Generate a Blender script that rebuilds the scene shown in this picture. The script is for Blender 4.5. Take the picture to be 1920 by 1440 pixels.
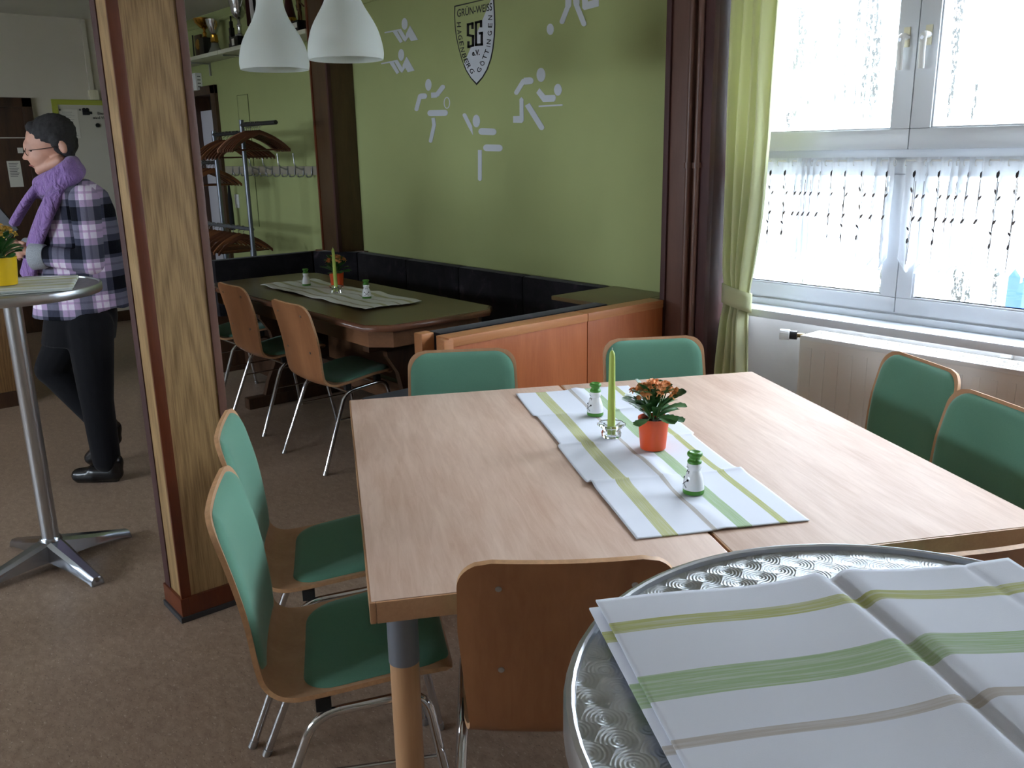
import bpy, bmesh, math, random
import numpy as np
from mathutils import Vector, Matrix
random.seed(7); rng = np.random.RandomState(7)
D = bpy.data; SC = bpy.context.scene; COL = SC.collection
PI = math.pi
for o in list(D.objects): D.objects.remove(o)

# ---------------------------------------------------------------- camera
CAM_F, PITCH, ROLL, CAM_H, YAW = 1644.0, math.radians(14.85), math.radians(-1.075), 1.53, math.radians(-39.76)
def _rig():
    cp, sp = math.cos(PITCH), math.sin(PITCH)
    F = np.array([0, cp, -sp]); R = np.array([1.0, 0, 0]); U = np.cross(R, F)
    cr, sr = math.cos(ROLL), math.sin(ROLL)
    R, U = cr*R + sr*U, -sr*R + cr*U
    w = np.array([math.sin(YAW), math.cos(YAW), 0]); n = np.array([w[1], -w[0], 0])
    M = np.array([-w, n, [0, 0, 1]])
    return M@F, M@R, M@U
CF, CR, CU = _rig(); CC = np.array([0, 0, CAM_H])
def ray(x, y): return CF + (x-960)/CAM_F*CR - (y-720)/CAM_F*CU
def at_z(x, y, z):
    d = ray(x, y); return CC + d*((z-CAM_H)/d[2])
def at_y(x, y, Y):
    d = ray(x, y); return CC + d*(Y/d[1])
def at_x(x, y, X):
    d = ray(x, y); return CC + d*(X/d[0])
cam = D.cameras.new('camera'); camo = D.objects.new('camera', cam); COL.objects.link(camo)
cam.sensor_fit = 'HORIZONTAL'; cam.sensor_width = 36; cam.lens = 36*CAM_F/1920; cam.clip_start = .02
mw = Matrix.Identity(4)
for i in range(3):
    mw[i][0] = CR[i]; mw[i][1] = CU[i]; mw[i][2] = -CF[i]; mw[i][3] = CC[i]
camo.matrix_world = mw
SC.camera = camo

# ---------------------------------------------------------------- sky, exposure
W = D.worlds.new('overcast_sky'); SC.world = W; W.use_nodes = True
bg = W.node_tree.nodes['Background']; bg.inputs[0].default_value = (.84, .93, 1.06, 1); bg.inputs[1].default_value = 6.0
vs = SC.view_settings; vs.view_transform = 'Standard'; vs.look = 'None'; vs.gamma = 1; vs.use_curve_mapping = False
vs.exposure = 2.6
def portal(x, y, z, sx, sz, rx=-PI/2, name='window_portal'):   # guides sky light through an opening, gives off none itself
    l = D.lights.new(name, 'AREA'); l.shape = 'RECTANGLE'; l.size = sx; l.size_y = sz; l.cycles.is_portal = True
    o = D.objects.new(name, l); COL.objects.link(o); o.location = (x, y, z); o.rotation_euler = (rx, 0, 0)

# ---------------------------------------------------------------- helpers: properties, meshes
def tag(o, label=None, cat=None, group=None, kind=None):
    if label: o['label'] = label
    if cat: o['category'] = cat
    if group: o['group'] = group
    if kind: o['kind'] = kind
    return o
def thing(name, loc, label, cat, rz=0, group=None):
    o = D.objects.new(name, None); COL.objects.link(o); o.location = loc; o.rotation_euler = (0, 0, rz)
    o.empty_display_size = .05
    return tag(o, label, cat, group)
def copy_tree(o, parent=None):
    c = o.copy(); COL.objects.link(c); c.parent = parent
    for ch in list(o.children): copy_tree(ch, c)
    return c
class MB:
    def __init__(s): s.v = []; s.f = []; s.mi = []; s.cur = 0
    def add(s, vs_, fs):
        b = len(s.v); s.v += [tuple(map(float, p)) for p in vs_]
        s.f += [tuple(i+b for i in f) for f in fs]; s.mi += [s.cur]*len(fs); return s
    def box(s, x0, x1, y0, y1, z0, z1, bev=0):
        if bev <= 0:
            vs_ = [(x, y, z) for z in (z0, z1) for y in (y0, y1) for x in (x0, x1)]
            return s.add(vs_, [(0, 2, 3, 1), (4, 5, 7, 6), (0, 1, 5, 4), (2, 6, 7, 3), (0, 4, 6, 2), (1, 3, 7, 5)])
        bm = bmesh.new(); bmesh.ops.create_cube(bm, size=1)
        for v in bm.verts:
            v.co = ((x0+x1)/2+v.co.x*(x1-x0), (y0+y1)/2+v.co.y*(y1-y0), (z0+z1)/2+v.co.z*(z1-z0))
        bmesh.ops.bevel(bm, geom=list(bm.edges), offset=bev, segments=2, affect='EDGES', profile=.7)
        return s.bm(bm)
    def bm(s, bm):
        bm.verts.index_update(); s.add([v.co for v in bm.verts], [[v.index for v in f.verts] for f in bm.faces]); bm.free(); return s
    def prism(s, poly, z0, z1, bev=0):
        n = len(poly); s.add([(p[0], p[1], z0) for p in poly]+[(p[0], p[1], z1) for p in poly],
            [tuple(range(n-1, -1, -1)), tuple(range(n, 2*n))]+[(i, (i+1) % n, n+(i+1) % n, n+i) for i in range(n)]); return s
    def grid(s, P, closeu=False):
        nu, nv = len(P), len(P[0]); fs = []
        for i in range(nu if closeu else nu-1):
            for j in range(nv-1):
                a, b = i*nv+j, ((i+1) % nu)*nv+j; fs.append((a, b, b+1, a+1))
        return s.add([p for r in P for p in r], fs)
    def lathe(s, prof, n=24, c=(0, 0, 0), capb=False, capt=False):
        P = [[(c[0]+r*math.cos(2*PI*i/n), c[1]+r*math.sin(2*PI*i/n), c[2]+z) for r, z in prof] for i in range(n)]
        b = len(s.v); s.grid(P, True); m = len(prof)
        if capb: s.f.append(tuple(b+i*m for i in range(n-1, -1, -1))); s.mi.append(s.cur)
        if capt: s.f.append(tuple(b+i*m+m-1 for i in range(n))); s.mi.append(s.cur)
        return s
    def tube(s, path, r, n=10, cap=True, scale=None):
        pts = [Vector(p) for p in path]; m = len(pts); rs = r if hasattr(r, '__len__') else [r]*m
        t0 = (pts[1]-pts[0]).normalized(); a = Vector((0, 0, 1)) if abs(t0.z) < .9 else Vector((1, 0, 0))
        nrm = t0.cross(a).normalized(); P = []
        for i, p in enumerate(pts):
            t = (pts[min(i+1, m-1)]-pts[max(i-1, 0)]).normalized()
            nrm = (nrm-t*nrm.dot(t)).normalized(); bn = t.cross(nrm)
            sx, sy = scale or (1, 1)
            P.append([p+(nrm*math.cos(2*PI*k/n)*sx+bn*math.sin(2*PI*k/n)*sy)*rs[i] for k in range(n)])
        b = len(s.v); fs = []
        for i in range(m-1):
            for k in range(n): fs.append((i*n+k, i*n+(k+1) % n, (i+1)*n+(k+1) % n, (i+1)*n+k))
        if cap: fs += [tuple(range(n-1, -1, -1)), tuple((m-1)*n+k for k in range(n))]
        return s.add([q for r_ in P for q in r_], fs)
    def ball(s, c, rx, ry=None, rz=None, nu=14, nv=9):
        ry = ry or rx; rz = rz or rx
        return s.lathe([(math.sin(PI*j/nv)*1+1e-5, -math.cos(PI*j/nv)) for j in range(nv+1)], nu) if False else s.grid(
            [[(c[0]+rx*math.sin(PI*j/nv)*math.cos(2*PI*i/nu), c[1]+ry*math.sin(PI*j/nv)*math.sin(2*PI*i/nu), c[2]-rz*math.cos(PI*j/nv)) for j in range(nv+1)] for i in range(nu)], True)
    def xf(s, M):
        s.v = [tuple(M @ Vector(p)) for p in s.v]; return s
    def mesh(s, name, mats, smooth=True, ang=40):
        me = D.meshes.new(name); me.from_pydata(s.v, [], s.f)
        for m in (mats if isinstance(mats, (list, tuple)) else [mats]): me.materials.append(m)
        me.polygons.foreach_set('material_index', s.mi)
        bm = bmesh.new(); bm.from_mesh(me); bmesh.ops.remove_doubles(bm, verts=bm.verts, dist=1e-6)
        bmesh.ops.recalc_face_normals(bm, faces=bm.faces)
        if smooth:
            for f in bm.faces: f.smooth = True
            for e in bm.edges:
                if len(e.link_faces) == 2 and e.calc_face_angle(0) > math.radians(ang): e.smooth = False
        bm.to_mesh(me); bm.free(); me.update()
        return me
    def build(s, name, mats, parent=None, smooth=True, ang=40, loc=None, rot=None):
        return put(name, s.mesh(name, mats, smooth, ang), parent, loc, rot)
def put(name, me, parent=None, loc=None, rot=None):
    o = D.objects.new(name, me); COL.objects.link(o)
    if parent: o.parent = parent
    if loc is not None: o.location = loc
    if rot is not None: o.rotation_euler = rot
    return o
def struct(o): o['kind'] = 'structure'; return o
def fillet(pts, r, k=6):
    pts = [Vector(p) for p in pts]; out = [pts[0]]
    for i in range(1, len(pts)-1):
        a, b, c = pts[i-1], pts[i], pts[i+1]; d = min(r, (a-b).length*.48, (c-b).length*.48)
        p, q = b+(a-b).normalized()*d, b+(c-b).normalized()*d
        for j in range(k+1):
            t = j/k; out.append(p*(1-t)**2+b*2*t*(1-t)+q*t*t)
    out.append(pts[-1]); return out
def catmull(pts, k=6):
    P = [np.array(p, float) for p in pts]; P = [2*P[0]-P[1]]+P+[2*P[-1]-P[-2]]; out = []
    for i in range(1, len(P)-2):
        for j in range(k):
            t = j/k; a, b, c, d = P[i-1], P[i], P[i+1], P[i+2]
            out.append(.5*((2*b)+(-a+c)*t+(2*a-5*b+4*c-d)*t*t+(-a+3*b-3*c+d)*t**3))
    out.append(P[-2]); return out

# ---------------------------------------------------------------- materials
def lin(c):
    return tuple(((v/255)/12.92 if v/255 <= .04045 else ((v/255+.055)/1.055)**2.4) for v in c)+(1,)
def newmat(name):
    m = D.materials.new(name); m.use_nodes = True; nt = m.node_tree; b = nt.nodes['Principled BSDF']; return m, nt, b
def N(nt, t, **k):
    n = nt.nodes.new(t)
    for a, v in k.items(): setattr(n, a, v)
    return n
def coords(nt, scale=(1, 1, 1), rot=(0, 0, 0), which='Object'):
    tc = N(nt, 'ShaderNodeTexCoord'); mp = N(nt, 'ShaderNodeMapping')
    mp.inputs['Scale'].default_value = scale; mp.inputs['Rotation'].default_value = rot
    nt.links.new(tc.outputs[which], mp.inputs[0]); return mp.outputs[0]
def noise(nt, vec, scale, detail=4, rough=.6, dist=0):
    n = N(nt, 'ShaderNodeTexNoise'); n.inputs['Scale'].default_value = scale; n.inputs['Detail'].default_value = detail
    n.inputs['Roughness'].default_value = rough; n.inputs['Distortion'].default_value = dist
    if vec is not None: nt.links.new(vec, n.inputs['Vector'])
    return n.outputs['Fac']
def ramp(nt, fac, stops, interp='LINEAR'):
    r = N(nt, 'ShaderNodeValToRGB'); r.color_ramp.interpolation = interp; e = r.color_ramp.elements
    while len(e) < len(stops): e.new(.5)
    for el, (p, c) in zip(e, stops): el.position = p; el.color = c
    nt.links.new(fac, r.inputs[0]); return r.outputs[0]
def mixc(nt, fac, a, b, mode='MIX'):
    m = N(nt, 'ShaderNodeMix', data_type='RGBA', blend_type=mode)
    if isinstance(fac, (int, float)): m.inputs[0].default_value = fac
    else: nt.links.new(fac, m.inputs[0])
    for s, i in ((a, 6), (b, 7)):
        if isinstance(s, tuple): m.inputs[i].default_value = s
        else: nt.links.new(s, m.inputs[i])
    return m.outputs[2]
def math_(nt, op, a, b=None):
    m = N(nt, 'ShaderNodeMath', operation=op)
    for s, i in ((a, 0), (b, 1)):
        if s is None: continue
        if isinstance(s, (int, float)): m.inputs[i].default_value = s
        else: nt.links.new(s, m.inputs[i])
    return m.outputs[0]
def bump(nt, b, h, strength=.2, dist=.002):
    n = N(nt, 'ShaderNodeBump'); n.inputs['Strength'].default_value = strength; n.inputs['Distance'].default_value = dist
    nt.links.new(h, n.inputs['Height']); nt.links.new(n.outputs[0], b.inputs['Normal'])
def flat(name, c, rough=.6, metal=0, var=.0, vscale=8, bmp=0, bscale=200, spec=None, sub=0, trans=0):
    m, nt, b = newmat(name); c = lin(c); b.inputs['Base Color'].default_value = c
    b.inputs['Roughness'].default_value = rough; b.inputs['Metallic'].default_value = metal
    if spec is not None: b.inputs['Specular IOR Level'].default_value = spec
    if var > 0:
        f = noise(nt, coords(nt), vscale, 5)
        d = tuple(x*(1-var) for x in c[:3])+(1,); l = tuple(min(1, x*(1+var)) for x in c[:3])+(1,)
        nt.links.new(ramp(nt, f, [(.3, d), (.7, l)]), b.inputs['Base Color'])
    if bmp > 0: bump(nt, b, noise(nt, coords(nt), bscale, 3), bmp)
    if trans > 0: b.inputs['Transmission Weight'].default_value = trans
    return m
def wood(name, c1, c2, axis='Z', rough=.4, stretch=14, scale=9, contrast=(.35, .65), fig=.6, bmp=.05):
    m, nt, b = newmat(name); s = [stretch]*3; s['XYZ'.index(axis)] = 1.0
    v = coords(nt, tuple(s))
    big = noise(nt, coords(nt, tuple(1 if x == 1.0 else 5 for x in s)), 1.6, 2, .5, .8)
    fine = noise(nt, v, scale, 6, .65, .6)
    sm = math_(nt, 'ADD', math_(nt, 'MULTIPLY', big, fig), math_(nt, 'MULTIPLY', fine, 1-fig))
    col = ramp(nt, sm, [(contrast[0], lin(c2)), (contrast[1], lin(c1))])
    nt.links.new(col, b.inputs['Base Color']); b.inputs['Roughness'].default_value = rough
    if bmp: bump(nt, b, fine, bmp, .001)
    return m
def oak(name, c1, c2, axis='Z', rough=.45):
    # veneer with cathedral figure: distorted bands stretched along the grain
    m, nt, b = newmat(name); s = [1.0]*3; s['XYZ'.index(axis)] = .085
    v = coords(nt, tuple(s))
    w = N(nt, 'ShaderNodeTexWave', wave_type='RINGS', rings_direction='SPHERICAL'); w.inputs['Scale'].default_value = 22; w.inputs['Distortion'].default_value = 3.2
    w.inputs['Detail'].default_value = 3; w.inputs['Detail Scale'].default_value = 2.2
    nt.links.new(v, w.inputs[0])
    s2 = [60]*3; s2['XYZ'.index(axis)] = 2
    f = noise(nt, coords(nt, tuple(s2)), 3, 5, .7)
    sm = math_(nt, 'ADD', math_(nt, 'MULTIPLY', w.outputs[1], .15), math_(nt, 'MULTIPLY', f, .85))
    nt.links.new(ramp(nt, sm, [(.30, lin(c2)), (.62, lin(c1))]), b.inputs['Base Color']); b.inputs['Roughness'].default_value = rough
    bump(nt, b, f, .08, .001)
    return m
def fabric(name, c, rough=.95, scale=700, var=.12, sheen=.3):
    m, nt, b = newmat(name); f = noise(nt, coords(nt), scale, 2)
    c = lin(c); nt.links.new(ramp(nt, f, [(.3, tuple(x*(1-var) for x in c[:3])+(1,)), (.7, tuple(min(1, x*(1+var)) for x in c[:3])+(1,))]), b.inputs['Base Color'])
    b.inputs['Roughness'].default_value = rough; b.inputs['Sheen Weight'].default_value = sheen; b.inputs['Sheen Roughness'].default_value = .4
    b.inputs['Specular IOR Level'].default_value = .2
    bump(nt, b, f, .25, .0008); return m
def linoleum():
    m, nt, b = newmat('linoleum'); v = coords(nt)
    a = noise(nt, coords(nt, (1, 1.9, 1), (0, 0, .7)), 22, 6, .7, .5); s = noise(nt, coords(nt, (1, 2.2, 1), (0, 0, .7)), 75, 4, .75); big = noise(nt, v, 1.1, 3)
    col = ramp(nt, a, [(.32, lin((128, 106, 90))), (.5, lin((150, 128, 110))), (.68, lin((170, 148, 128)))])
    col = mixc(nt, ramp(nt, s, [(.58, (0, 0, 0, 1)), (.66, (1, 1, 1, 1))]), col, lin((84, 66, 54)))
    s3 = noise(nt, coords(nt, (1, 2.2, 1), (0, 0, .7)), 60, 3, .7)
    col = mixc(nt, ramp(nt, s3, [(.61, (0, 0, 0, 1)), (.67, (1, 1, 1, 1))]), col, lin((194, 176, 158)))
    nt.links.new(mixc(nt, .25, col, ramp(nt, big, [(.3, lin((138, 116, 98))), (.7, lin((164, 142, 122)))])), b.inputs['Base Color'])
    nt.links.new(ramp(nt, a, [(.3, (.38,)*3+(1,)), (.7, (.5,)*3+(1,))]), b.inputs['Roughness'])
    bump(nt, b, a, .03, .002); return m
def wallpaint(name, c, var=.04):
    m, nt, b = newmat(name); f = noise(nt, coords(nt), 160, 3); g = noise(nt, coords(nt), 1.5, 3)
    c = lin(c); nt.links.new(ramp(nt, g, [(.3, tuple(x*(1-var) for x in c[:3])+(1,)), (.7, tuple(x*(1+var) for x in c[:3])+(1,))]), b.inputs['Base Color'])
    b.inputs['Roughness'].default_value = .75; b.inputs['Specular IOR Level'].default_value = .3; bump(nt, b, f, .12, .002); return m
M_FLOOR = linoleum()
M_GREEN = wallpaint('green_wall_paint', (166, 174, 118)); M_WHITE = wallpaint('white_wall_paint', (212, 205, 190)); M_GREYW = wallpaint('grey_white_wall_paint', (205, 203, 200))
M_CEIL = wallpaint('ceiling_paint', (225, 222, 212))
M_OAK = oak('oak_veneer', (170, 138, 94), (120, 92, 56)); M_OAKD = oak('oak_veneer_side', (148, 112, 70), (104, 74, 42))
M_RED = wood('red_brown_varnished_wood', (112, 54, 26), (78, 34, 18), 'Z', .35, contrast=(.3, .7))
M_MAROON = wood('maroon_painted_wood', (78, 44, 42), (60, 32, 31), 'Z', .6, contrast=(.3, .7))
M_BROWN = wood('brown_painted_wood', (112, 80, 68), (94, 64, 54), 'Z', .4, contrast=(.3, .7))
M_DKWOOD = wood('dark_brown_wood', (78, 52, 34), (48, 30, 20), 'Z', .4); M_DKWOODX = wood('dark_brown_wood_x', (110, 78, 54), (78, 50, 34), 'X', .33)
M_BEECH = wood('beech_laminate', (218, 190, 172), (192, 158, 138), 'X', .52, stretch=10, scale=7, contrast=(.36, .66), fig=.55, bmp=.02)
M_BEECH.node_tree.nodes['Principled BSDF'].inputs['Specular IOR Level'].default_value = .32
M_BEECHE = wood('beech_edge', (206, 160, 122), (180, 132, 96), 'X', .4, contrast=(.3, .7)); M_BEECHZ = wood('beech_leg', (210, 164, 122), (186, 138, 98), 'Z', .4, contrast=(.3, .7))
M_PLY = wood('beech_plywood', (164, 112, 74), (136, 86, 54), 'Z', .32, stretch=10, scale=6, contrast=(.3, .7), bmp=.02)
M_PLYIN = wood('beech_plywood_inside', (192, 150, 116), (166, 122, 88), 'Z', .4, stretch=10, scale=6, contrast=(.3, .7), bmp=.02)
M_PLYE = flat('plywood_edge', (206, 160, 118), .5, var=.15, vscale=60)
M_ORANGE = wood('orange_beech_panel', (196, 116, 70), (168, 90, 50), 'Z', .35, stretch=12, contrast=(.3, .7)); M_ORANGEE = wood('beech_rail', (208, 146, 98), (180, 114, 70), 'Y', .35, contrast=(.3, .7))
M_TTOP = wood('olive_brown_table_top', (104, 84, 52), (88, 70, 42), 'X', .28, stretch=20, contrast=(.3, .7))
M_GRNF = fabric('green_upholstery', (96, 140, 120), scale=900, var=.10); M_BLKF = None
M_CHROME = flat('chrome', (215, 216, 220), .12, 1); M_STEEL = flat('brushed_steel', (190, 192, 196), .28, 1); M_ALU = flat('polished_aluminium', (176, 182, 192), .22, 1)
M_BLACK = flat('black_plastic', (22, 22, 24), .45); M_GREYM = flat('grey_leg_collar', (120, 122, 130), .45, .2)
M_WPLAST = flat('white_plastic', (226, 226, 224), .35); M_WPVC = flat('white_window_frame', (206, 210, 216), .3); M_IVORY = flat('ivory_plastic', (226, 220, 192), .4)
M_GRIL = flat('white_grille_enamel', (218, 216, 212), .4); M_WMET = flat('white_enamel', (222, 216, 208), .35)
M_PAPER = flat('paper', (214, 210, 198), .8); M_INK = flat('ink_black', (24, 24, 30), .6); M_DECAL = flat('pale_decal_film', (204, 208, 216), .55); M_DECALK = flat('black_decal_film', (22, 20, 26), .5)
M_DECALG = flat('green_decal_film', (166, 174, 118), .6)
M_SOIL = flat('potting_soil', (46, 34, 26), .95, var=.4, vscale=80, bmp=.5)
M_LEAF = flat('plant_leaf', (48, 92, 44), .4, var=.3, vscale=30); M_LEAF2 = flat('plant_leaf_pale', (82, 122, 70), .45, var=.25, vscale=30)
M_FLO = flat('orange_blossom', (255, 176, 116), .6, var=.15, vscale=90); M_FLY = flat('yellow_blossom', (240, 196, 96), .6, var=.2, vscale=90)
M_POTO = flat('orange_ceramic', (226, 84, 36), .35); M_POTY = flat('yellow_ceramic', (240, 196, 30), .35)
M_CANDLE = flat('lime_green_wax', (180, 200, 96), .4, sub=.2); M_SHG = flat('green_glaze', (72, 132, 44), .4); M_SHW = flat('white_porcelain', (232, 232, 236), .12)
def glassmat(name, tint=(1, 1, 1, 1), gloss=.07):
    m, nt, b = newmat(name); nt.nodes.remove(b); out = nt.nodes['Material Output']
    t = N(nt, 'ShaderNodeBsdfTransparent'); t.inputs[0].default_value = tint; g = N(nt, 'ShaderNodeBsdfGlossy'); g.inputs['Roughness'].default_value = .02
    mx = N(nt, 'ShaderNodeMixShader'); mx.inputs[0].default_value = gloss
    nt.links.new(t.outputs[0], mx.inputs[1]); nt.links.new(g.outputs[0], mx.inputs[2]); nt.links.new(mx.outputs[0], out.inputs[0]); return m
M_GLASS = glassmat('window_glass', (.96, .98, .98, 1), .06)
M_CRYSTAL = flat('clear_pressed_glass', (250, 252, 252), .03, trans=1.0)
def translucent(name, c, tfac=.45, transp=0.0, weave=None, var=.08):
    m, nt, b = newmat(name); out = nt.nodes['Material Output']; nt.nodes.remove(b); c = lin(c)
    d = N(nt, 'ShaderNodeBsdfDiffuse'); t = N(nt, 'ShaderNodeBsdfTranslucent'); d.inputs[0].default_value = c; t.inputs[0].default_value = c
    mx = N(nt, 'ShaderNodeMixShader'); mx.inputs[0].default_value = tfac
    nt.links.new(d.outputs[0], mx.inputs[1]); nt.links.new(t.outputs[0], mx.inputs[2]); res = mx.outputs[0]
    if transp:
        tr = N(nt, 'ShaderNodeBsdfTransparent'); m2 = N(nt, 'ShaderNodeMixShader'); m2.inputs[0].default_value = transp
        nt.links.new(res, m2.inputs[1]); nt.links.new(tr.outputs[0], m2.inputs[2]); res = m2.outputs[0]
    nt.links.new(res, out.inputs[0]); return m
M_DRAPE = translucent('lime_green_curtain', (212, 213, 176), .38); M_SHEER = translucent('white_voile', (234, 237, 242), .42, .28)
M_HEM = translucent('white_voile_hem', (226, 230, 236), .3, .05); M_EMB = flat('grey_brown_embroidery', (96, 88, 84), .9); M_EMBD = flat('dark_embroidery', (44, 38, 40), .9)
M_SHADE = translucent('opal_white_shade', (240, 244, 240), .45)
def velvet():
    m, nt, b = newmat('black_patterned_velour'); a = noise(nt, coords(nt), 7, 5, .6, 1.2)
    nt.links.new(ramp(nt, a, [(.45, lin((20, 18, 22))), (.62, lin((32, 28, 33))), (.78, lin((70, 60, 66)))]), b.inputs['Base Color'])
    b.inputs['Roughness'].default_value = .9; b.inputs['Sheen Weight'].default_value = .12; b.inputs['Specular IOR Level'].default_value = .15; return m
M_BLKF = velvet()
def facade():
    m, nt, b = newmat('weathered_white_panel'); v = coords(nt, (9, 9, .55)); nt.nodes['Mapping'].inputs['Location'].default_value = (2.3, 0, .4); a = noise(nt, v, 1.0, 6, .62, .3); g = noise(nt, coords(nt, (1, 1, .5)), 48, 4, .75); lo = noise(nt, coords(nt), 1.1, 3)
    f = math_(nt, 'MULTIPLY', ramp(nt, a, [(.46, (0, 0, 0, 1)), (.58, (1, 1, 1, 1))]), ramp(nt, g, [(.42, (0, 0, 0, 1)), (.50, (1, 1, 1, 1))]))
    f = math_(nt, 'MULTIPLY', f, ramp(nt, lo, [(.30, (0, 0, 0, 1)), (.46, (1, 1, 1, 1))]))
    nt.links.new(mixc(nt, f, lin((206, 209, 212)), lin((30, 31, 32))), b.inputs['Base Color']); b.inputs['Roughness'].default_value = .8; return m
M_FACADE = facade()

# ================================================================ the room
WY, WIN, LOWY = 3.30, 3.47, 3.62          # green wall, window frame plane, wall below the sill
XL, XR, YB, ZC = -8.93, 3.2, -3.6, 2.75
struct(MB().box(XL-.2, XR+.2, YB-.2, LOWY+.15, -.12, 0).build('floor', M_FLOOR, smooth=False))
struct(MB().box(XL-.2, XR+.2, YB-.2, LOWY+.25, ZC, ZC+.15).build('ceiling', M_CEIL, smooth=False))
# green wall with the doorway at its far end
DX0, DX1 = at_y(352, 200, WY)[0], at_y(410, 240, WY)[0]; DH = 2.10
mb = MB().box(DX1, -2.6, WY, WY+.25, 0, ZC).box(XL-.2, DX0, WY, WY+.25, 0, ZC).box(DX0, DX1, WY, WY+.25, DH, ZC)
wall_n = struct(mb.build('wall_north', M_GREEN, smooth=False))
struct(MB().box(XL-.2, XL, YB, WY, 0, ZC).build('wall_west', M_WHITE, smooth=False))
struct(MB().box(XR, XR+.2, YB, LOWY+.2, 0, ZC).build('wall_east', M_WHITE, smooth=False))
SW = [(-6.5, -5.2), (-4.3, -2.5)]; SZ0, SZ1 = 1.2, 2.1
mb = MB().box(XL-.2, XR+.2, YB-.2, YB, 0, SZ0).box(XL-.2, XR+.2, YB-.2, YB, SZ1, ZC)
for a, b in zip([XL-.2]+[w[1] for w in SW], [w[0] for w in SW]+[XR+.2]): mb.box(a, b, YB-.2, YB, SZ0, SZ1)
struct(mb.build('wall_south', M_WHITE, smooth=False))
# window wall: lower wall, head, piers between the window units
UNITS = [(-2.52, -1.02), (-.92, .58)]
SILLZ = .83; HEAD = 2.42
mb = MB().box(-2.62, XR, LOWY, LOWY+.2, 0, SILLZ-.03).box(-2.62, XR, WIN+.0, LOWY+.2, HEAD, ZC)
mb.box(-2.60, UNITS[0][0]-.0, WY+.001, LOWY+.2, 0, HEAD)
for (a0, a1), (b0, b1) in zip(UNITS, UNITS[1:]+[(XR, XR)]): mb.box(a1, b0, WIN-.02, LOWY+.2, SILLZ, HEAD)
struct(mb.build('wall_window', M_GREYW, smooth=False))
struct(MB().box(-2.50, XR, 3.315, WIN+.03, SILLZ-.035, SILLZ, .006).build('trim_1', M_WPVC))
struct(MB().box(XL, XL+.016, YB, WY, 0, .10).build('baseboard_west', M_DKWOOD))
struct(MB().box(DX1+.12, -6.0, WY-.015, WY, 0, .09).build('baseboard_north', M_DKWOOD))
for i, (a, b) in enumerate(UNITS): portal((a+b)/2, LOWY+.22, (SILLZ+HEAD)/2, b-a, HEAD-SILLZ, name='window_front' if i == 0 else 'window_right_offscreen')

def rect_frame(mb, x0, x1, z0, z1, w, y0, y1, bev=.004):
    mb.box(x0, x1, y0, y1, z0, z0+w, bev); mb.box(x0, x1, y0, y1, z1-w, z1, bev)
    mb.box(x0, x0+w, y0, y1, z0+w, z1-w, bev); mb.box(x1-w, x1, y0, y1, z0+w, z1-w, bev); return mb
xm = at_y(1707, 277, WIN)[0]; z_tr0 = at_y(1700, 302, WIN)[2]; z_tr1 = at_y(1707, 279, WIN)[2]
z_lg = at_y(1550, 524, WIN)[2]
def window(n, a, b):
    xm_ = xm + (a-UNITS[0][0])
    fr = rect_frame(MB(), a, b, SILLZ+.0, HEAD, .06, WIN, WIN+.07); fr.box(a+.05, b-.05, WIN+.001, WIN+.069, z_tr0, z_tr1, .003); fr.box(xm_-.025, xm_+.025, WIN+.002, WIN+.068, SILLZ+.05, HEAD-.05)
    root = struct(fr.build('window_%d' % n, M_WPVC))
    MB().box(a+.002, b-.002, WIN-.02, WIN, SILLZ+.0, SILLZ+.028, .004).build('sill_profile', M_WPVC, root)
    for (x0, x1) in ((a+.035, xm_-.001), (xm_+.001, b-.035)):
        s = rect_frame(MB(), x0, x1, z_tr1-.002, HEAD-.03, .078, WIN-.022, WIN+.05, .006).build('sash', M_WPVC, root)
        rect_frame(MB(), x0+.072, x1-.072, z_tr1+.07, HEAD-.102, .012, WIN-.012, WIN+.03, .003).build('glazing_bead', M_WPVC, s)
        MB().box(x0+.078, x1-.078, WIN+.018, WIN+.022, z_tr1+.07, HEAD-.1).build('pane', M_GLASS, s)
        s = rect_frame(MB(), x0+.0, x1-.0, SILLZ+.035, z_tr0+.012, .062, WIN-.008, WIN+.05, .006).build('fixed_frame', M_WPVC, root)
        rect_frame(MB(), x0+.058, x1-.058, SILLZ+.093, z_tr0-.046, .012, WIN-.002, WIN+.03, .003).build('glazing_bead', M_WPVC, s)
        MB().box(x0+.062, x1-.062, WIN+.018, WIN+.022, SILLZ+.09, z_tr0-.04).build('pane', M_GLASS, s)
    for sg in (-1, 1):
        hx = xm_+sg*.042; hz = at_y(1748, 66, WIN)[2]; hy = WIN-.022
        h = MB().box(hx-.012, hx+.012, hy-.008, hy+.002, hz-.036, hz+.036, .003).build('handle_plate', M_IVORY, root)
        pth = fillet([(hx, hy-.005, hz), (hx, hy-.042, hz+.004), (hx, hy-.046, hz-.04), (hx, hy-.04, hz-.12)], .014)
        MB().tube(pth, [.012+.003*(1-i/len(pth)) for i in range(len(pth))], 10, scale=(1, .75)).build('handle', M_WPLAST, h)
        MB().tube([(hx, hy-.05, hz-.012), (hx, hy-.056, hz-.012)], .007, 12).build('lock_cylinder', M_STEEL, h)
    return root
for i, (a, b) in enumerate(UNITS): window(i+1, a, b)
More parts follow.
